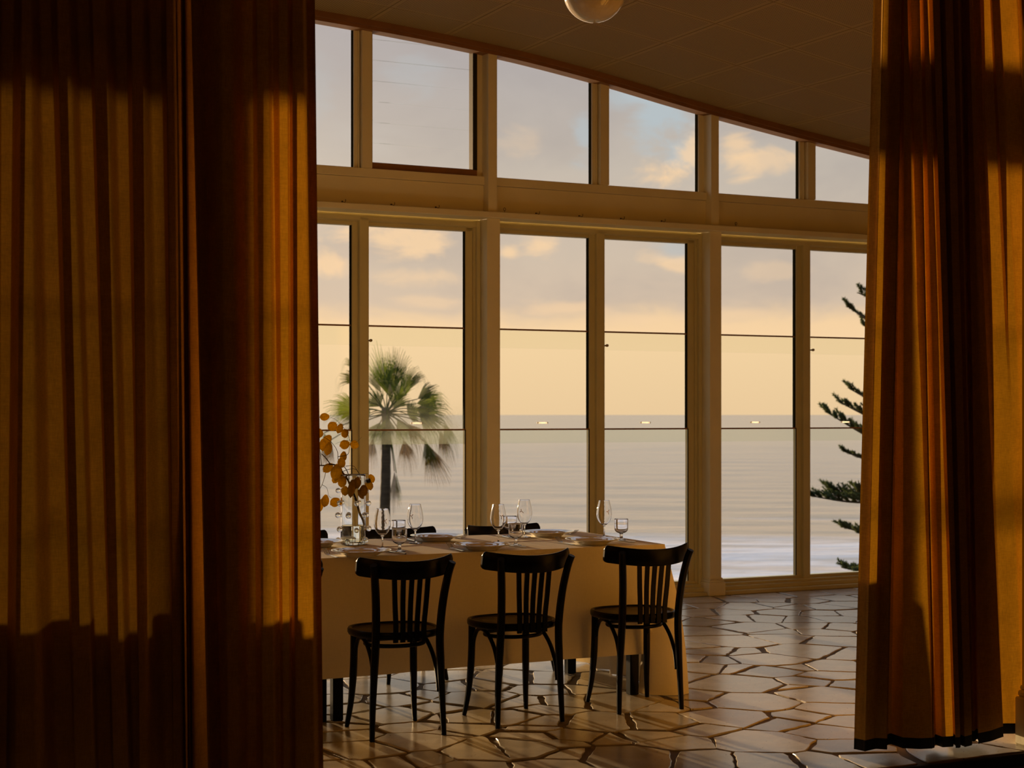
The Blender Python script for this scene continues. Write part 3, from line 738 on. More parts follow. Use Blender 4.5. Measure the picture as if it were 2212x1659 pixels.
Rc = [(1884, 1845, .052, .052), (1887, 1848, .046, .046), (1901, 1864, .008, .008), (1905, 1869, -.006, -.006), (1922, 1892, .01, .0), (1948, 1917, -.01, -.03), (1910, 1876, .028, .028), (1950, 1918, .04, .04), (1955, 1919, .045, .05), (1946, 1925, .055, .06),
      (1953, 1950, -.03, -.03), (1959, 1985, -.02, -.045), (1966, 2012, .045, -.03), (1960, 2020, .055, .05), (1970, 2000, .0, .04), (1987, 2016, -.025, -.02), (1990, 2022, .04, .04), (1997, 2036, -.02, -.01), (2004, 2058, -.03, -.015), (2010, 2060, .05, .05),
      (2098, 2118, .085, .085), (2006, 2056, .10, .10), (2096, 2112, .115, .115), (2002, 2050, .13, .13), (2018, 2064, -.035, -.04), (2030, 2072, -.04, -.045), (2036, 2078, .04, .04), (2022, 2060, .05, .05), (2044, 2084, -.045, -.045), (2056, 2098, -.04, -.04), (2066, 2100, .05, .045), (2044, 2084, .055, .05),
      (2072, 2104, -.03, .0), (2082, 2112, .045, .02), (2096, 2132, .04, .02), (2078, 2112, .05, .05), (2088, 2113, .0, -.04), (2096, 2140, -.035, -.045), (2102, 2168, -.02, -.03), (2104, 2150, .03, .04), (2120, 2168, .0, .01), (2122, 2196, .035, -.015), (2144, 2212, .03, -.02), (2148, 2222, -.03, .03), (2162, 2240, -.035, .03),
      (2168, 2250, .03, -.02), (2203, 2280, .025, -.02), (2212, 2290, -.03, .03), (2235, 2310, -.03, .02), (2250, 2335, .03, -.02), (2300, 2390, .03, -.03), (2312, 2400, -.03, .03), (2350, 2440, -.03, .03), (2362, 2452, .03, -.03), (2420, 2520, .0, .0)]
curtain('curtain', 'bunched amber curtain on the right with a black hem and pale front edge', Rc, -5.10, 3.72, .03, 100, 1600)
rail = MB(); rp_ = [(s, -5.10, ceil_at(s, -5.10) - .02) for s in [S0 + (S1 - S0) * i / 30 for i in range(31)]]
rail.grid([[(p[0], p[1] + dn, p[2] + dz_) for p in rp_] for dn, dz_ in ((-.05, .02), (-.05, -.02), (.06, -.02), (.06, .02))], False)
ro = wall_obj(rail, 'curtain_track', PAINT); tag(ro, kind='structure')

# slim column with plinth in front of the right curtain, at the edge of the stone floor
col_s, _ = on_wall(2216, 900, -5.21)
cl = MB().bbox((0, -.05, 0), (.11, .045, 3.70), .004).bbox((-.035, -.07, 0), (.14, .05, .205), .006).bbox((-.022, -.062, .205), (.13, .05, .232), .008).bbox((-.010, -.055, .232), (.12, .048, .252), .006)
tag(cl.build('trim_40', PAINT, loc=L(col_s + .06, EDGE + .075, 0), rot=(0, 0, TH)), kind='structure')

# ------------------------------------------------------------------ table and cloth
TT = .76; TN0, TN1, TS0, TS1 = -3.465, -2.53, -5.1, -.745
tr = empty('dining_table', L(-1.7, -3.0, 0), TH); tag(tr, 'long dining table on square black legs under a cream cloth', 'table')
MB().bbox((TS0 + 1.7 + .01, TN0 + 3.0 + .01, .725), (TS1 + 1.7 - .01, TN1 + 3.0 - .01, .755), .004).build('tabletop', BLACKW, tr)
MB().box((TS0 + 1.8, TN0 + 3.08, .65), (TS1 + 1.6, TN0 + 3.10, .725)).box((TS0 + 1.8, TN1 + 2.90, .65), (TS1 + 1.6, TN1 + 2.92, .725)).build('apron', BLACKW, tr)
for s in (-.90, -2.47, -2.55, -4.1, -4.95):
    for n in (-3.405, -2.71):
        MB().bbox((s + 1.7 - .025, n + 3.0 - .025, 0), (s + 1.7 + .025, n + 3.0 + .025, .725), .004).build('leg', BLACKW, tr)
def tablecloth():
    root_loc = L(-1.7, -3.0, 0); cs, cn = -1.7, -3.0
    # perimeter stations: (top s, top n, bottom s, bottom n, hem z, belly)
    per = []
    near_h = .215
    ns = 90
    for i in range(ns):
        s = TS0 + (TS1 - .115 - TS0) * i / (ns - 1); w = .010 * math.sin(s * 9.0) + .006 * math.sin(s * 23)
        h = near_h - .02 * max(0, (-1.8 - s) / 2)
        per.append((s, TN0, s, TN0 - .012 + w * .5 - .005, h, .0))
    # cascade at the near right corner
    casc = [(-.105, 0, -.100, .000, .185, .0), (-.095, 0, -.105, .012, .13, .0), (-.080, 0, -.12, .030, .06, .0), (-.065, 0, -.135, .035, .010, .0), (-.050, 0, -.085, -.02, .004, .004), (-.03, 0, -.02, -.065, .004, .01), (-.012, 0, .05, -.085, .004, .012),
            (0, 0, .105, -.06, .004, .016), (0, .012, .135, -.01, .004, .014), (0, .03, .12, .05, .004, .010), (0, .06, .085, .09, .004, .008)]
    for ds, dn, bs, bn, hz, be in casc: per.append((TS1 + ds, TN0 + dn, TS1 + bs, TN0 + bn, hz, be))
    for i in range(1, 22):
        n = TN0 + .06 + (TN1 - TN0 - .12) * i / 22; w = .035 * math.sin(i * 1.15)
        per.append((TS1, n, TS1 + .055 + w, n + .01, .004, .01))
    far_c = [(0, -.04, .09, -.02, .004, .01), (0, 0, .08, .08, .004, .012), (-.03, 0, .0, .06, .02, .01), (-.10, 0, -.09, .02, .16, 0)]
    for ds, dn, bs, bn, hz, be in far_c: per.append((TS1 + ds, TN1 + dn, TS1 + bs, TN1 + bn, hz, be))
    for i in range(60):
        s = TS1 - .12 + (TS0 - TS1 + .12) * i / 59; per.append((s, TN1, s, TN1 + .012 + .006 * math.sin(s * 11), near_h, 0))
    for i in range(1, 12):
        n = TN1 + (TN0 - TN1) * i / 12; per.append((TS0, n, TS0 - .04 + .02 * math.sin(i * 1.3), n, .05, 0))
    def sm(u): return u
    rows = []
    for (ts, tn_, bs, bn, hz, be) in per:          # rows hold the rim first
        col_ = [(ts - cs, tn_ - cn, TT)]
        dx, dy = bs - ts, bn - tn_
        for k in range(0, 13):
            u = k / 12; z = TT - .006 - (TT - .006 - hz) * u; e = u * (1 + .28 * (1 - u))
            l = math.hypot(dx, dy) or 1; ox = .005 * min(1, 8 * u + .4)
            col_.append((ts + dx * e + dx / l * (be * math.sin(math.pi * u)) - cs, tn_ + dy * e + dy / l * (be * math.sin(math.pi * u)) - cn, z))
        rows.append(col_)
    m = MB(); n = len(rows); grid_ = [[rows[i][k] for i in range(n)] for k in range(14)]
    m.grid(grid_, True, closed=True)
    # top: strips between near and far rims
    NX, NY = 70, 12; tv = []; tf = []
    def topz(s, nn):
        v = .0006 * math.sin(s * 31 + nn * 7); 
        for c0 in (-1.35, -2.6, -3.9): v += .0022 * math.exp(-((s - c0) / .006)**2)
        v += .0022 * math.exp(-((nn + 3.0) / .006)**2); return v
    sx = sorted(set([TS0 + (TS1 - TS0) * i / NX for i in range(NX + 1)] + [c0 + d for c0 in (-1.35, -2.6, -3.9) for d in (-.012, -.006, 0, .006, .012)]))
    ny = sorted(set([TN0 + (TN1 - TN0) * i / NY for i in range(NY + 1)] + [-3.012, -3.006, -3.0, -2.994, -2.988]))
    m.grid([[(s - cs, q - cn, TT + (topz(s, q) if TS0 < s < TS1 and TN0 < q < TN1 else 0)) for s in sx] for q in ny])
    o = m.build('tablecloth', LINEN, loc=root_loc, rot=(0, 0, TH), fix=True)
    tag(o, 'cream linen cloth over the long table, trailing to the floor at its right end', 'tablecloth')
tablecloth()

# ------------------------------------------------------------------ chairs
def chair_proto():
    r = empty('bentwood_chair', (0, 0, 0))
    # seat with raised rim
    def se(rx, ry, z, n=44, p=2.5):
        out = []
        for k in range(n):
            a = 2 * math.pi * k / n; c_, s_ = math.cos(a), math.sin(a)
            x = rx * math.copysign(abs(c_) ** (2 / p), c_); y = ry * math.copysign(abs(s_) ** (2 / p), s_)
            x *= 1 + .07 * (y / ry); out.append((x, y - .0, z))
        return out
    m = MB(); m.grid([se(.186, .178, .434), se(.194, .186, .436), se(.199, .191, .446), se(.199, .191, .460), se(.195, .187, .468), se(.184, .176, .468), se(.180, .172, .461)], True, closed=True)
    k = len(m.v); m.build('seat_rim', BLACKW, r)
    p = se(.181, .173, .461); q = se(.09, .085, .457); u = se(.186, .178, .440)
    m = MB(); m.grid([u, p, q], True, closed=True); n = len(p); m.f.append(tuple(range(2 * n, 3 * n))); m.sm.append(True); m.f.append(tuple(range(n - 1, -1, -1))); m.sm.append(False)
    m.build('seat', SEATW, r)
    for sx in (-1, 1):
        pts = spline([(sx * .168, -.172, 0), (sx * .163, -.166, .15), (sx * .156, -.165, .30), (sx * .150, -.170, .45), (sx * .157, -.190, .60), (sx * .172, -.216, .72), (sx * .183, -.235, .772)], 4)
        nn = len(pts); rad = [.0115 + .0065 * min(1, i / (nn * .35)) - (.002 * max(0, (i / nn - .7) / .3)) for i in range(nn)]
        MB().tube(pts, rad, 8, smooth=False).build('leg', BLACKW, r)
        pts = spline([(sx * .166, .178, 0), (sx * .154, .160, .10), (sx * .147, .146, .22), (sx * .144, .140, .34), (sx * .144, .138, .445)], 4); nn = len(pts)
        MB().tube(pts, [.0105 + .0065 * min(1, i / (nn * .5)) for i in range(nn)], 8, smooth=False).build('leg', BLACKW, r)
        pts = spline([(sx * .153, -.150, .19), (sx * .150, -.138, .27), (sx * .146, -.100, .345), (sx * .143, -.035, .40), (sx * .142, .03, .422), (sx * .141, .085, .412), (sx * .141, .120, .372), (sx * .142, .132, .325)], 5)
        MB().tube(pts, .0098, 8).build('brace', BLACKW, r)
    MB().tube([(.135 * math.cos(a), .118 * math.sin(a), .398) for a in [2 * math.pi * i / 40 for i in range(40)]], .0085, 8, closed=True, flatten=1.1).build('stretcher_ring', BLACKW, r)
    for i in range(5):
        t = (i - 2) / 2; xs, xr = .066 * t, .080 * t; yr = -.222 + .09 * (xr / .225)**2
        sl = MB(); P = [(xs, -.190, .425), (xs, -.192, .50), ((xs + xr) / 2, -.200, .60), (xr, yr, .74)]; P = spline(P, 3); vs = []; fs = []
        for c_ in P:
            for dx, dy in ((-.0105, -.005), (.0105, -.005), (.0105, .005), (-.0105, .005)): vs.append((c_.x + dx, c_.y + dy, c_.z))
        nn = len(P); fs = [(3, 2, 1, 0), tuple(range(4 * nn - 4, 4 * nn))] + [(4 * j + q, 4 * j + (q + 1) % 4, 4 * j + 4 + (q + 1) % 4, 4 * j + 4 + q) for j in range(nn - 1) for q in range(4)]
        sl.add(vs, fs); sl.build('slat', BLACKW, r)
    # curved top rail
    NXR = 28; rows = []
    for side, dy in ((0, -.008), (1, .007)): pass
    def rail_pt(x, v, d):
        u = x / .226; e = abs(u)
        zt = .781 + .021 * u * u - (.022 * max(0, (e - .94) / .06)**2.2); zb = .700 + .018 * u * u + (.010 * max(0, (e - .95) / .05)**2)
        y = -.226 + .105 * abs(u) ** 2.2 - .010 * v
        return (x, y + d, zb + (zt - zb) * v)
    xs = [.226 * math.sin(math.pi / 2 * (2 * i / NXR - 1)) for i in range(NXR + 1)]; V = [0, .08, .5, .92, 1]
    D = lambda v: .0075 * (1 if .05 < v < .95 else .5)
    loop = [(v, -D(v)) for v in V] + [(v, D(v)) for v in V[::-1]]
    m = MB(); m.grid([[rail_pt(x, v, d) for v, d in loop] for x in xs], True, closed=True)
    n = len(loop); m.f.append(tuple(range(n))); m.sm.append(False); m.f.append(tuple(range(NXR * n + n - 1, NXR * n - 1, -1))); m.sm.append(False)
    m.build('top_rail', BLACKW, r); return r
proto = chair_proto(); first = True
def place_chair(s, n, rz, label, group):
    global first
    o = proto if first else copy_tree(proto); first = False
    o.location = L(s, n, 0); o.rotation_euler = (0, 0, TH + R(rz)); tag(o, label, 'chair', group)
NG, FG = 'black bentwood chairs along the near side of the table', 'black bentwood chairs along the window side of the table'
place_chair(-2.31, -3.745, 0, 'black bentwood chair nearest the left curtain with its whole back in view', NG)
place_chair(-1.71, -3.71, 3, 'middle black bentwood chair of the near row', NG)
place_chair(-1.04, -3.67, -2, 'black bentwood chair at the right end of the near row, against bright cloth', NG)
place_chair(-2.92, -3.76, 0, 'black bentwood chair mostly hidden, only a sliver beside the left curtain edge', NG)
for s, w in ((-3.54, 'first'), (-4.16, 'second'), (-4.78, 'third')): place_chair(s, -3.745, 0, 'black bentwood chair hidden behind the left curtain, %s beyond the visible sliver' % w, NG)
place_chair(-1.76, -2.44, 180, 'black bentwood chair on the window side, seen behind the wine glasses beside the vase', FG)
place_chair(-1.12, -2.45, 181, 'black bentwood chair on the window side, in front of the white window post', FG)
place_chair(-2.39, -2.45, 180, 'black bentwood chair on the window side, back seen left of the glass vase', FG)

# ------------------------------------------------------------------ tableware
TZ = TT + .0012
def put(o, px, py, z=0, rz=0.0):
    p = flat(px, py, TT + z); o.location = (p.x, p.y, TZ); o.rotation_euler = (0, 0, rz); return p
def plate_mesh():
    prof = [(0, .006), (.045, .006), (.075, .0075), (.090, .012), (.100, .0185), (.118, .0225), (.136, .0262), (.1395, .0282), (.1405, .0300), (.1385, .0308), (.134, .0295), (.116, .0262), (.100, .0222), (.088, .0150), (.074, .0108), (.040, .0098), (0, .0098)]
    prof = [(0, .004)] + [(.060, .004), (.066, 0), (.072, 0), (.075, .006)] + prof[3:]
    return MB().lathe(prof, 64).mesh('dinner_plate', CHINA)
pm = plate_mesh(); PG = 'white rimmed plates laid on the cream cloth'
for px, py, lab in ((780.5, 1188, 'white rimmed plate in front of the glass vase'), (1043, 1175, 'white rimmed plate on the near side, behind the middle chair'),
                    (1280, 1163.6, 'white rimmed plate nearest the right end of the table'), (944, 1156, 'white rimmed plate on the window side beside the left tall wine glasses'),
                    (1184, 1147.5, 'white rimmed plate on the window side, right of the middle glasses'), (684, 1168.5, 'white rimmed plate half hidden by the left curtain, behind the vase')):
    o = bpy.data.objects.new('dinner_plate', pm); C.objects.link(o); put(o, px, py, .030); tag(o, lab, 'plate', PG)
def wine_parts():
    foot = [(0, .0), (.033, .0), (.0345, .0012), (.033, .0026), (.016, .0045), (.006, .009), (.0038, .018), (.0036, .045), (.0042, .058), (.008, .066)]
    bowl = [(.0135, .070), (.022, .0775), (.031, .089), (.038, .104), (.0415, .122), (.0410, .140), (.0375, .162), (.0325, .182), (.0290, .197), (.0286, .1990), (.0285, .1998), (.0281, .2002)]
    inner = [(.0277, .1998), (.0277, .1990)] + [(r - .0010, z) for r, z in bowl[:-3][::-1]] + [(.010, .0705), (0, .0695)]
    return MB().lathe(foot + bowl + inner, 48).mesh('wine_glass', GLASS)
def goblet_parts():
    foot = [(0, 0), (.0295, 0), (.0305, .0015), (.029, .003), (.014, .0055), (.0085, .010), (.0078, .020), (.0080, .030), (.011, .036)]
    bowl = [(.019, .0385), (.029, .0445), (.0345, .053), (.0362, .064), (.0366, .085), (.0366, .1075), (.0366, .1095), (.0362, .1107), (.0357, .111)]
    inner = [(.0351, .1107), (.0347, .1095), (.0346, .1075), (.0346, .085), (.0342, .064), (.0322, .055), (.027, .0478), (.017, .0425), (0, .0405)]
    return MB().lathe(foot + bowl + inner, 44).mesh('water_goblet', GLASS)
wm, gm = wine_parts(), goblet_parts()
def emblem(seed):
    m = MB(); arms = ((172, .0110, .0050), (58, .0130, .0052), (-72, .0165, .0046))
    for a, ln, w in arms:
        ca, sa = math.cos(R(a)), math.sin(R(a)); P = []
        for u, ww, bend in ((0, .0012, 0), (.45, w * .75, .0008), (.8, w * .55, .0003), (1, .0003, -.0012)):
            P.append((u * ln, ww / 2, bend)); 
        top = [(x, w_ + b) for x, w_, b in P]; bot = [(x, -w_ + b) for x, w_, b in P][::-1]
        poly = [(x * ca - y * sa, x * sa + y * ca) for x, y in top + bot]
        m.prism(poly, 'y', -.0002, .0002)
    return m
GG = 'stemmed wine glasses on the table'; WG = 'short stemmed water goblets on the table'
for px, py, fac, rot, lab in ((826, 1187.7, 25, 0, 'tall wine glass just right of the glass vase, filled with the dark chair behind'), (897, 1174, -22, 10, 'tall wine glass on the window side, second from the vase'),
                    (1076.5, 1174.4, 24, 25, 'tall wine glass in front of the middle window post, lower of the two'), (1133, 1160.5, -24, -35, 'tall wine glass of the middle pair standing highest, against the sea'),
                    (1305, 1162, 26, 0, 'tall wine glass standing alone at the right end of the table')):
    r = empty('wine_glass', (0, 0, 0)); p = put(r, px, py); b = bpy.data.objects.new('bowl_and_stem', wm); C.objects.link(b); b.parent = r
    tag(r, lab, 'wine glass', GG)
    e = emblem(0).build('emblem', GOLD, r); toc = math.atan2(-p.x, p.y)      # faces the room side
    a = -math.pi / 2 + R(fac); e.location = (.0417 * math.cos(a), .0417 * math.sin(a), .141); e.rotation_euler = (R(6), R(rot), R(fac)); e['label'] = 'small gold three-armed emblem'
for px, py, lab in ((863, 1192, 'short stemmed goblet nearest the camera, right of the vase'), (861, 1170.3, 'short stemmed goblet behind another, beside the left wine glasses'),
                    (1114, 1178.7, 'short stemmed goblet in front of the middle pair of wine glasses'), (1102, 1159.4, 'short stemmed goblet partly hidden between the middle wine glasses'),
                    (1342, 1167, 'short stemmed goblet nearest the right end of the table')):
    o = bpy.data.objects.new('water_goblet', gm); C.objects.link(o); put(o, px, py); tag(o, lab, 'goblet', WG)
# settings that only show as shadows on the left curtain
for px, py in ((640, 1196), (598, 1214)):
    pass

def fork_mesh():
    m = MB()
    # along +y: handle end at y=0, tines at y=.195, rising
    path = [(0, .0025, .0075), (.05, .0028, .006), (.10, .004, .0035), (.125, .003, .0032), (.137, .0035, .0085), (.150, .007, .0115)]
    rows = []
    for y, z, w in path: rows.append([(-w, y, z - .001), (w, y, z - .001), (w, y, z + .001), (-w, y, z + .001)])
    m.grid(rows, False, closed=True); m.f += [(3, 2, 1, 0), tuple(range(20, 24))]; m.sm += [False, False]
    for i in range(4):
        x = (i - 1.5) * .0068
        pts = [(x, .148, .0065), (x, .163, .013), (x, .180, .022), (x * .96, .196, .029)]; rr = []
        for (px, py, pz), w in zip(pts, (.0020, .0016, .0014, .0007)): rr.append([(px - w, py, pz - .0009), (px + w, py, pz - .0009), (px + w, py, pz + .0009), (px - w, py, pz + .0009)])
        m.grid(rr, False, closed=True); k = len(m.v); m.f += [(k - 4, k - 3, k - 2, k - 1)]; m.sm += [False]
    return m.mesh('fork', STEEL)
fm_ = fork_mesh(); FGp = 'steel forks beside the plates'
for px, py, rz, lab in ((729, 1206, TH, 'steel fork beside the left curtain edge, tines up'), (1001, 1192, TH, 'steel fork left of the near middle plate, tines up'),
                    (1239, 1178, TH, 'steel fork left of the plate at the right end, tines up'), (976, 1160.5, TH + math.pi, 'steel fork on the window side in front of the dark frame of the white post'),
                    (1212, 1151, TH + math.pi, 'steel fork on the window side, right of its plate near the table end')):
    o = bpy.data.objects.new('fork', fm_); C.objects.link(o); put(o, px, py, 0, rz); tag(o, lab, 'fork', FGp)
def knife_mesh():
    m = MB(); rows = []
    for y, z, w, h in ((0, .004, .0045, .0032), (.03, .004, .0048, .0034), (.085, .004, .0040, .0030), (.092, .004, .0038, .0018), (.10, .0035, .0085, .0010), (.17, .0032, .0085, .0009), (.198, .003, .0060, .0007), (.207, .003, .001, .0004)):
        rows.append([(-w, y, z - h), (w, y, z - h), (w, y, z + h), (-w, y, z + h)])
    m.grid(rows, False, closed=True); m.f += [(3, 2, 1, 0)]; m.sm += [False]; return m.mesh('table_knife', STEEL)
km = knife_mesh(); KG = 'steel knives beside the plates'
for px, py, rz, lab in ((876, 1198.7, TH + .12, 'steel knife by the foot of the goblet nearest the camera'), (1136, 1184.5, TH + .15, 'steel knife right of the near middle plate'),
                    (1372, 1173.4, TH + .12, 'steel knife nearest the right end of the table'), (868, 1164, TH + math.pi, 'steel knife on the window side behind the left goblets'),
                    (1072, 1158, TH + math.pi, 'steel knife on the window side behind the middle wine glass')):
    o = bpy.data.objects.new('table_knife', km); C.objects.link(o); put(o, px, py, 0, rz); tag(o, lab, 'knife', KG)

# ------------------------------------------------------------------ vase with branch
VB = flat(763, 1176.5, TT); vr = empty('glass_vase', (VB.x, VB.y, TZ)); tag(vr, 'tall clear glass vase studded with glass balls, holding an amber leafed branch', 'vase')
MB().lathe([(0, .0), (.058, .0), (.0625, .004), (.0635, .012), (.0635, .020), (.0635, .338), (.0635, .346), (.0628, .352), (.0610, .355), (.0592, .352), (.0585, .346), (.0585, .338), (.0585, .024), (.0580, .016), (.054, .0115), (.048, .010), (0, .010)], 64).build('vase_body', VGLASS, vr)
MB().lathe([(0, .0115), (.047, .0120), (.054, .0145), (.0572, .020), (.0576, .028), (.0576, .090), (.0576, .0955), (.0570, .0972), (.055, .0970), (0, .097)], 48).build('water', WATER, vr)
vb = random.Random(2)
for ri, z in enumerate((.022, .080, .147, .207, .270, .325)):
    for j in range(5):
        a = 2 * math.pi * (j / 5) + (.0 if ri % 2 else .63) + vb.uniform(-.12, .12); r0 = vb.uniform(.0125, .0150); d = .0640 + r0 * .92
        b = MB(); b.ball((d * math.cos(a), d * math.sin(a), z + vb.uniform(-.004, .004)), r0, 18, 12); b.build('glass_ball', VGLASS, vr)
VY = VB.y
def vpt(px, py, dy=0.0): return far(px, py, VY + dy)
br = empty('leafy_branch', (VB.x, VB.y, TT + .1)); tag(br, 'dry branch of papery amber leaves arching left out of the glass vase', 'branch')
O = Vector(br.location)
def cpx(x, y, dy=0): return vpt(670 + x / 4.88, 880 + y / 4.88, dy) - O
def tw(name, pts, r0, r1, m):
    P = spline([cpx(*p) for p in pts], 6); n = len(P); MB().tube(P, [r0 + (r1 - r0) * i / (n - 1) for i in range(n)], 7).build(name, m, br)
tw('stem', [(580, 1270, .03), (560, 1190, .02), (520, 1110, .01), (490, 1000, 0), (465, 930, 0), (430, 850, 0), (400, 770, -.01), (345, 690, -.01)], .0068, .0050, STEM)
tw('twig', [(345, 690, -.01), (290, 620, 0), (220, 600, .01), (165, 612, .01), (85, 612, .01)], .0045, .0030, TWIG)
tw('twig', [(118, 610, .01), (110, 520, .01), (95, 400, .01), (85, 335, .01), (145, 275, .01)], .0022, .0010, TWIG)
tw('twig', [(215, 602, .01), (170, 540, .02), (120, 490, .02)], .0030, .0020, TWIG)
tw('twig', [(410, 760, 0), (400, 700, 0), (370, 640, 0), (300, 560, 0), (290, 480, -.01), (265, 420, -.01), (215, 360, -.01), (140, 310, 0)], .0024, .0010, TWIG)
tw('twig', [(290, 520, -.01), (390, 500, 0), (415, 430, 0), (420, 360, 0), (390, 270, 0), (340, 200, 0), (270, 130, 0), (215, 108, 0)], .0018, .0006, TWIG)
tw('twig', [(420, 350, 0), (480, 370, 0), (545, 310, 0)], .0010, .0004, TWIG)
tw('twig', [(415, 345, 0), (330, 360, 0), (265, 385, 0)], .0010, .0004, TWIG)
tw('twig', [(330, 680, 0), (420, 650, -.04), (490, 660, -.07), (530, 740, -.08), (540, 830, -.085)], .0016, .0006, TWIG)
tw('twig', [(370, 620, 0), (460, 620, 0), (520, 700, .01), (600, 700, .02), (640, 720, .02)], .0014, .0006, TWIG)
tw('twig', [(180, 610, .02), (155, 720, .02), (125, 815, .02), (85, 890, .02), (60, 960, .02)], .0018, .0012, TWIG)
tw('twig', [(125, 815, .02), (175, 850, .02), (195, 930, .02), (225, 955, .02)], .0012, .0006, TWIG)
tw('twig', [(85, 935, .02), (105, 970, .02), (115, 990, .02)], .0010, .0005, TWIG)
lr = random.Random(8)
def leaf(px, py, w, h, ang, dy=0.0):
    # papery bladder leaf: two bowed halves with a raised keel
    c_ = cpx(px, py, dy); k = VY / F / 4.88; w *= k; h *= k; m = MB(); NU, NV = 8, 10
    for side in (1, -1):
        rows = []
        for i in range(NV + 1):
            v = i / NV; y = (v - .5) * h; wd = w / 2 * math.sin(math.pi * min(1, v ** .85 * .97 + .015)) ** .62
            row = []
            for j in range(NU + 1):
                u = j / NU * 2 - 1; bulge = .24 * w * (1 - u * u) ** .6 * math.sin(math.pi * v) ** .7
                keel = .05 * w * math.exp(-(u / .12)**2) * math.sin(math.pi * v)
                row.append((u * wd, side * (bulge + keel) , y + .05 * h * u * u + .01 * h * math.sin(9 * u + i)))
            rows.append(row)
        m.grid(rows)
    o = m.build('leaf', PODM, br, loc=c_, rot=(lr.uniform(-.25, .25), R(ang), lr.uniform(-.7, .7)))
for q in ((150, 100, 82, 130, 88), (232, 200, 100, 112, 60), (310, 225, 80, 110, 20), (365, 275, 95, 110, 60, .01), (97, 275, 84, 100, 0), (180, 340, 90, 110, 40, .012), (133, 400, 84, 130, 5, .0), (190, 440, 96, 140, 10, -.01), (362, 393, 100, 112, 75),
          (465, 393, 92, 104, 110, .01), (350, 520, 90, 110, 10, .012), (330, 585, 104, 116, 20, -.012), (185, 640, 90, 130, 50, .01), (278, 690, 128, 180, 10, -.015), (262, 765, 70, 80, 30, .01), (337, 785, 92, 124, 10, -0.109), (368, 882, 84, 106, 0, -0.085), (435, 860, 100, 190, 0, -0.109),
          (492, 800, 88, 130, 15, -0.097), (535, 920, 60, 110, -30, -0.097), (562, 882, 96, 124, 5, -0.097), (625, 822, 84, 112, -12, .012), (648, 752, 76, 96, -25, .02), (158, 988, 88, 134, 12, .015), (260, 1000, 100, 120, 65, .02), (105, 1040, 80, 150, 15, .02)):
    leaf(*q)

# ------------------------------------------------------------------ pendant lamp
gp = far(1284, -20.7, 8.0); gr = .1665; s_, n_ = to_sn(gp.x, gp.y); cz = ceil_at(s_, n_)
pr = empty('pendant_lamp', (gp.x, gp.y, cz)); tag(pr, 'round opal glass pendant lamp hanging from the perforated ceiling', 'lamp')
MB().ball((0, 0, gp.z - cz), gr, 48, 28).build('globe', OPAL, pr)
MB().tube([(0, 0, 0), (0, 0, gp.z + gr - cz)], .009, 12).build('rod', BRASS, pr)
MB().lathe([(0, -.03), (.05, -.03), (.055, -.015), (.055, .0), (0, .0)], 28).build('ceiling_rose', BRASS, pr)
MB().lathe([(0, .03), (.04, .03), (.045, .0), (.045, -.012), (0, -.012)], 28, c=(0, 0, gp.z + gr - cz)).build('gallery_cap', BRASS, pr)

# ------------------------------------------------------------------ little hooks along the ledge
for i, (px, py, kind) in enumerate(((740, 428, 0), (846, 434, 0), (942, 440, 0), (1090, 451, 1), (1159, 454, 0), (1252, 460, 0), (1342, 466, 0), (1430, 472, 0), (1590, 482, 1))):
    n = .02 if kind else .075; s, z = on_wall(px, py, n); r = L(s, n, 2.897); m = MB()
    if kind:
        m.tube([(0, 0, 0), (0, 0, .018)], .0016, 6); m.tube([(.008 * math.cos(a), 0, .028 + .011 * math.sin(a)) for a in [2 * math.pi * q / 14 for q in range(14)]], .0020, 6, closed=True)
    else:
        m.tube(spline([(0, .008, .022), (0, -.010, .020), (.004, -.022, .012), (.012, -.026, .018), (.014, -.024, .034)], 4), .0019, 6)
        m.tube([(0, .009, .022), (0, .007, .022)], .006, 8)
    names = ['leftmost', 'second from left', 'third from left', '', 'nearest right of the first black eyelet', 'dark tipped, below the third upper window', 'below the middle upper mullion', 'rightmost']
    lab = {3: 'black screw eye on the ledge just right of the left visible post', 8: 'black screw eye on the ledge just right of the far post'}.get(i) or 'small hook on the cream band above the ledge, ' + names[i if i < 8 else 7]
    tag(m.build('screw_eye' if kind else 'wall_hook', IRON, loc=r, rot=(0, 0, TH)), lab, 'hook', 'small metal hooks along the ledge over the windows')

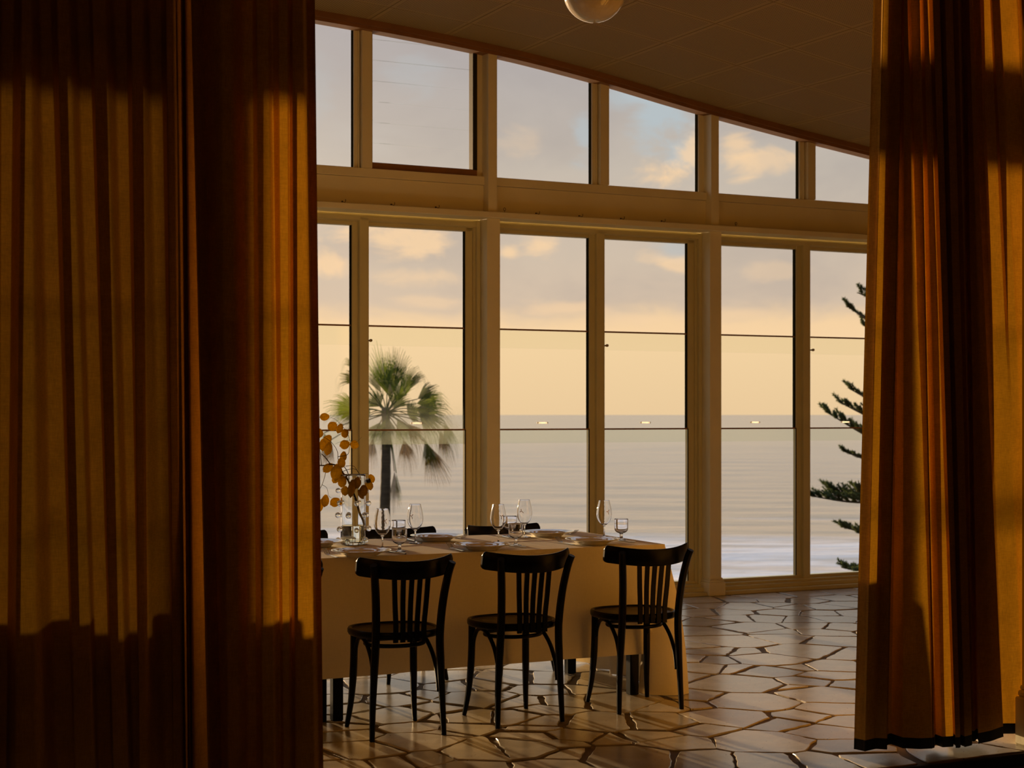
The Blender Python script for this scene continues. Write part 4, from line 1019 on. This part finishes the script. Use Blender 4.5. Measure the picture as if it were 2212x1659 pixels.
# ------------------------------------------------------------------ palm tree
PY = 34.0; pb = far(838, 890, PY); pt_ = empty('fan_palm', (pb.x, pb.y, -10.6)); tag(pt_, 'fan palm with drooping dry fronds standing against the sea outside the left window', 'tree')
PO = Vector(pt_.location); kk = PY / F
def P3(px, py, dy=0): return far(px, py, PY + dy) - PO
tp = [(833, 880), (834, 960), (833, 1040), (831, 1110), (828, 1250), (824, 1500), (820, 2000)]
pts = spline([P3(x, y) for x, y in tp], 5); n = len(pts)
MB().tube(pts, [.092 + .06 * (i / n) + .005 * (i % 2) for i in range(n)], 12).build('trunk', BARK, pt_)
fr = random.Random(4)
def frond(hx, hy, ang, rad, spread, m, dy=0.0, droop=.5, nseg=26, split=.55, base=(835, 893), yaw=0.0):
    hub = P3(hx, hy, dy); mb = MB(); b0 = P3(base[0], base[1], dy * .2)
    mid = (hub + b0) / 2 + Vector((0, 0, .06)); mb.tube(spline([b0, mid, hub], 4), [.018, .016, .014, .013, .012, .012, .011, .010, .010][:9], 5)
    Rr = rad * kk; tilt = yaw if yaw else fr.uniform(-.5, .5)
    prev = None; edges = []
    for i in range(nseg + 1):
        a = R(ang + spread * (i / nseg - .5)); d = Vector((math.cos(a), math.sin(tilt) * math.cos(a) * .6 + fr.uniform(-.05, .05), math.sin(a))); edges.append(d)
    for i in range(nseg):
        d0, d1 = edges[i], edges[i + 1]; dm = (d0 + d1) / 2; ln = Rr * fr.uniform(.86, 1.08) * (1 - .22 * abs(i / nseg - .5) * 2); fold = Vector((0, .02 * (1 if i % 2 else -1), 0))
        q0 = hub; L0 = hub + d0 * ln * split; L1 = hub + d1 * ln * split
        tipdir = dm.copy(); t1 = hub + dm * ln * .82 + Vector((0, fr.uniform(-.03, .03), -droop * .05 * Rr)); t2 = hub + dm * ln * 1.0 + Vector((fr.uniform(-.02, .02), 0, -droop * .26 * Rr)); t3 = hub + dm * ln * 1.06 + Vector((0, 0, -droop * .55 * Rr))
        wv = (L1 - L0); w1 = wv * .22; w2 = wv * .12
        vs = [q0, L0 + fold, L1 + fold, t1 - w1, t1 + w1, t2 - w2, t2 + w2, t3]
        mb.add(vs, [(0, 1, 2), (1, 3, 4, 2), (3, 5, 6, 4), (5, 7, 6)])
    mb.build('frond', m, pt_, fix=False)
for q in ((836, 850, 101, 112, 52, FROND, -.3, .15, 30), (850, 848, 86, 104, 50, FROND2, .1, .2, 30), (842, 858, 94, 92, 74, FROND2, -.15, .2, 30), (866, 850, 66, 78, 52, FROND2, .2, .5), (856, 868, 74, 66, 70, FROND, -.4, .3), (824, 850, 118, 74, 40, FROND2, .4, .6),
          (772, 826, 150, 54, 76, FROND2, .3, 1.5), (770, 800, 128, 46, 44, FROND, -.2, 1.6), (772, 885, 168, 74, 92, FROND, -.3, .5), (778, 888, 196, 62, 74, FROND2, .2, .7), (790, 902, 228, 62, 70, FROND2, .4, 1.0), (800, 870, 150, 46, 90, FROND2, .5, .6),
          (884, 842, 56, 66, 36, FROND2, .1, 1.6), (878, 852, 72, 56, 40, FROND, .5, .9), (902, 862, 34, 66, 64, FROND2, -.3, 1.5), (900, 872, 14, 74, 70, FROND, -.2, 1.1), (898, 884, -8, 84, 84, FROND2, -.1, .9), (905, 895, -32, 74, 84, FROND2, .3, 1.4),
          (850, 880, 60, 54, 110, FROND2, .6, .5), (822, 878, 128, 52, 110, FROND2, .6, .5), (838, 902, -95, 66, 80, FROND2, -.2, .2), (822, 912, -118, 62, 70, FROND2, .4, .6), (858, 908, -60, 66, 70, FROND2, .5, .8), (880, 915, -50, 66, 60, DEADF, .5, 1.0), (880, 895, 20, 44, 150, FROND2, .4, .6), (800, 892, 176, 40, 150, FROND2, .4, .6),
          (922, 958, -70, 96, 50, DEADF, -.2, .2, 30), (918, 950, -76, 78, 44, FROND2, -.4, .1, 30), (852, 1018, -90, 88, 24, DEADF, -.2, .1), (856, 1022, -84, 66, 18, FROND, -.35, .1), (806, 946, -98, 60, 44, DEADF, .2, .5), (872, 950, -78, 62, 60, DEADF, .5, .6), (950, 930, -74, 74, 40, DEADF, .3, .6), (715, 950, -105, 66, 50, DEADF, .1, .7), (700, 935, -80, 50, 50, FROND2, .1, .7), (960, 915, -70, 60, 50, FROND2, .2, 1.0)):
    frond(*q)

# ------------------------------------------------------------------ Norfolk style pine at the right
QY = 28.0; qk = QY / F; qb = far(1985, 900, QY); pine = empty('island_pine', (qb.x, qb.y, -10)); tag(pine, 'dark tiered pine with spiky up-curved branches seen beside the right curtain', 'tree')
QO = Vector(pine.location)
def Q3(px, py, dy=0): return far(px, py, QY + dy) - QO
MB().tube([Q3(1985, 380), Q3(1985, 700), Q3(1985, 1250), Q3(1985, 2180)], [.03, .09, .16, .24], 10).build('trunk', BARK, pine)
nr = random.Random(9)
def needles(mb, a, b, r, cnt):
    ax = (b - a); ln = ax.length; ax = ax / (ln or 1); u = ax.cross(Vector((0, 1, .1))).normalized(); w = ax.cross(u)
    for i in range(cnt):
        t = nr.random() ** .8; p = a + (b - a) * t; th = nr.uniform(0, 6.283); dirn = (u * math.cos(th) + w * math.sin(th)) * .9 + ax * .75
        tip = p + dirn.normalized() * r * nr.uniform(.6, 1.1); sd_ = ax.cross(dirn).normalized() * r * .17
        mb.add([p - sd_, p + sd_, tip], [(0, 1, 2)])
def bough(x0, y0, x1, y1, dense, dy=0.0, up=1.0, thick=1.0, sag=8):
    a, b = Q3(x0, y0, 0), Q3(x1, y1, dy); mid = (a + b) / 2 + Vector((0, 0, -sag * qk)); P = spline([a, mid, b], 9)
    MB().tube(P, [.030 * (1 - i / len(P)) + .006 for i in range(len(P))], 6).build('branch', TWIG, pine)
    nd = MB(); out = (b - a).normalized(); cnt = int(17 * dense)
    for i in range(cnt):
        t = .30 + .70 * (i + nr.random() * .6) / cnt; k = t * (len(P) - 1); p = P[min(int(k), len(P) - 1)]
        l = qk * nr.uniform(20, 40) * thick * (1.05 - .55 * abs(t - .6)); d = (out * nr.uniform(.4, .9) + Vector((0, nr.uniform(-.8, .8), nr.uniform(.35, .95) * up))).normalized()
        q = p + d * l; needles(nd, p, q, qk * 8.5, 80)
        if nr.random() < .85: q2 = p + (d + Vector((0, nr.uniform(-.6, .6), .4))).normalized() * l * .7; needles(nd, p, q2, qk * 7.5, 60)
    needles(nd, P[len(P) // 3], P[-1], qk * 5, 90)
    o = nd.build('needle_sprays', NEEDLE, pine, fix=False); o['kind'] = 'stuff'
for q in ((1985, 745, 1828, 660, .9, 0, .5), (1985, 668, 1852, 632, .6, .3, .8), (1985, 760, 1862, 700, .5, .5, .5), (1985, 900, 1832, 838, .8, .2, .7), (1985, 990, 1782, 888, 1.5, 0, .7, 1.1), (1985, 935, 1812, 868, 1.0, .5, .9, 1.1), (1985, 1010, 1850, 925, .9, .8, .6),
          (1985, 1015, 1820, 974, .8, .3, .5, .8), (1985, 1060, 1745, 1070, 2.0, 0, .75, 1.2, 20), (1985, 1075, 1790, 1062, 1.7, .6, 1.1, 1.2, 14), (1985, 1090, 1850, 1060, 1.4, -.5, 1.1, 1.1), (1985, 1160, 1818, 1138, 1.2, .2, .6, .9), (1985, 1170, 1850, 1150, .9, -.3, .7, .9),
          (1985, 1240, 1818, 1226, 1.0, .2, .8, .9), (1985, 1245, 1850, 1235, .8, -.4, .8, .9), (1985, 560, 1900, 505, .6), (1985, 440, 1940, 400, .5),
          (1985, 700, 2120, 650, .7), (1985, 960, 2180, 880, 1.0), (1985, 1080, 2230, 1040, 1.3), (1985, 1200, 2200, 1180, 1.0), (1985, 980, 2010, 960, .9, 1.8), (1985, 1090, 1990, 1080, 1.0, -1.9)):
    bough(*q)
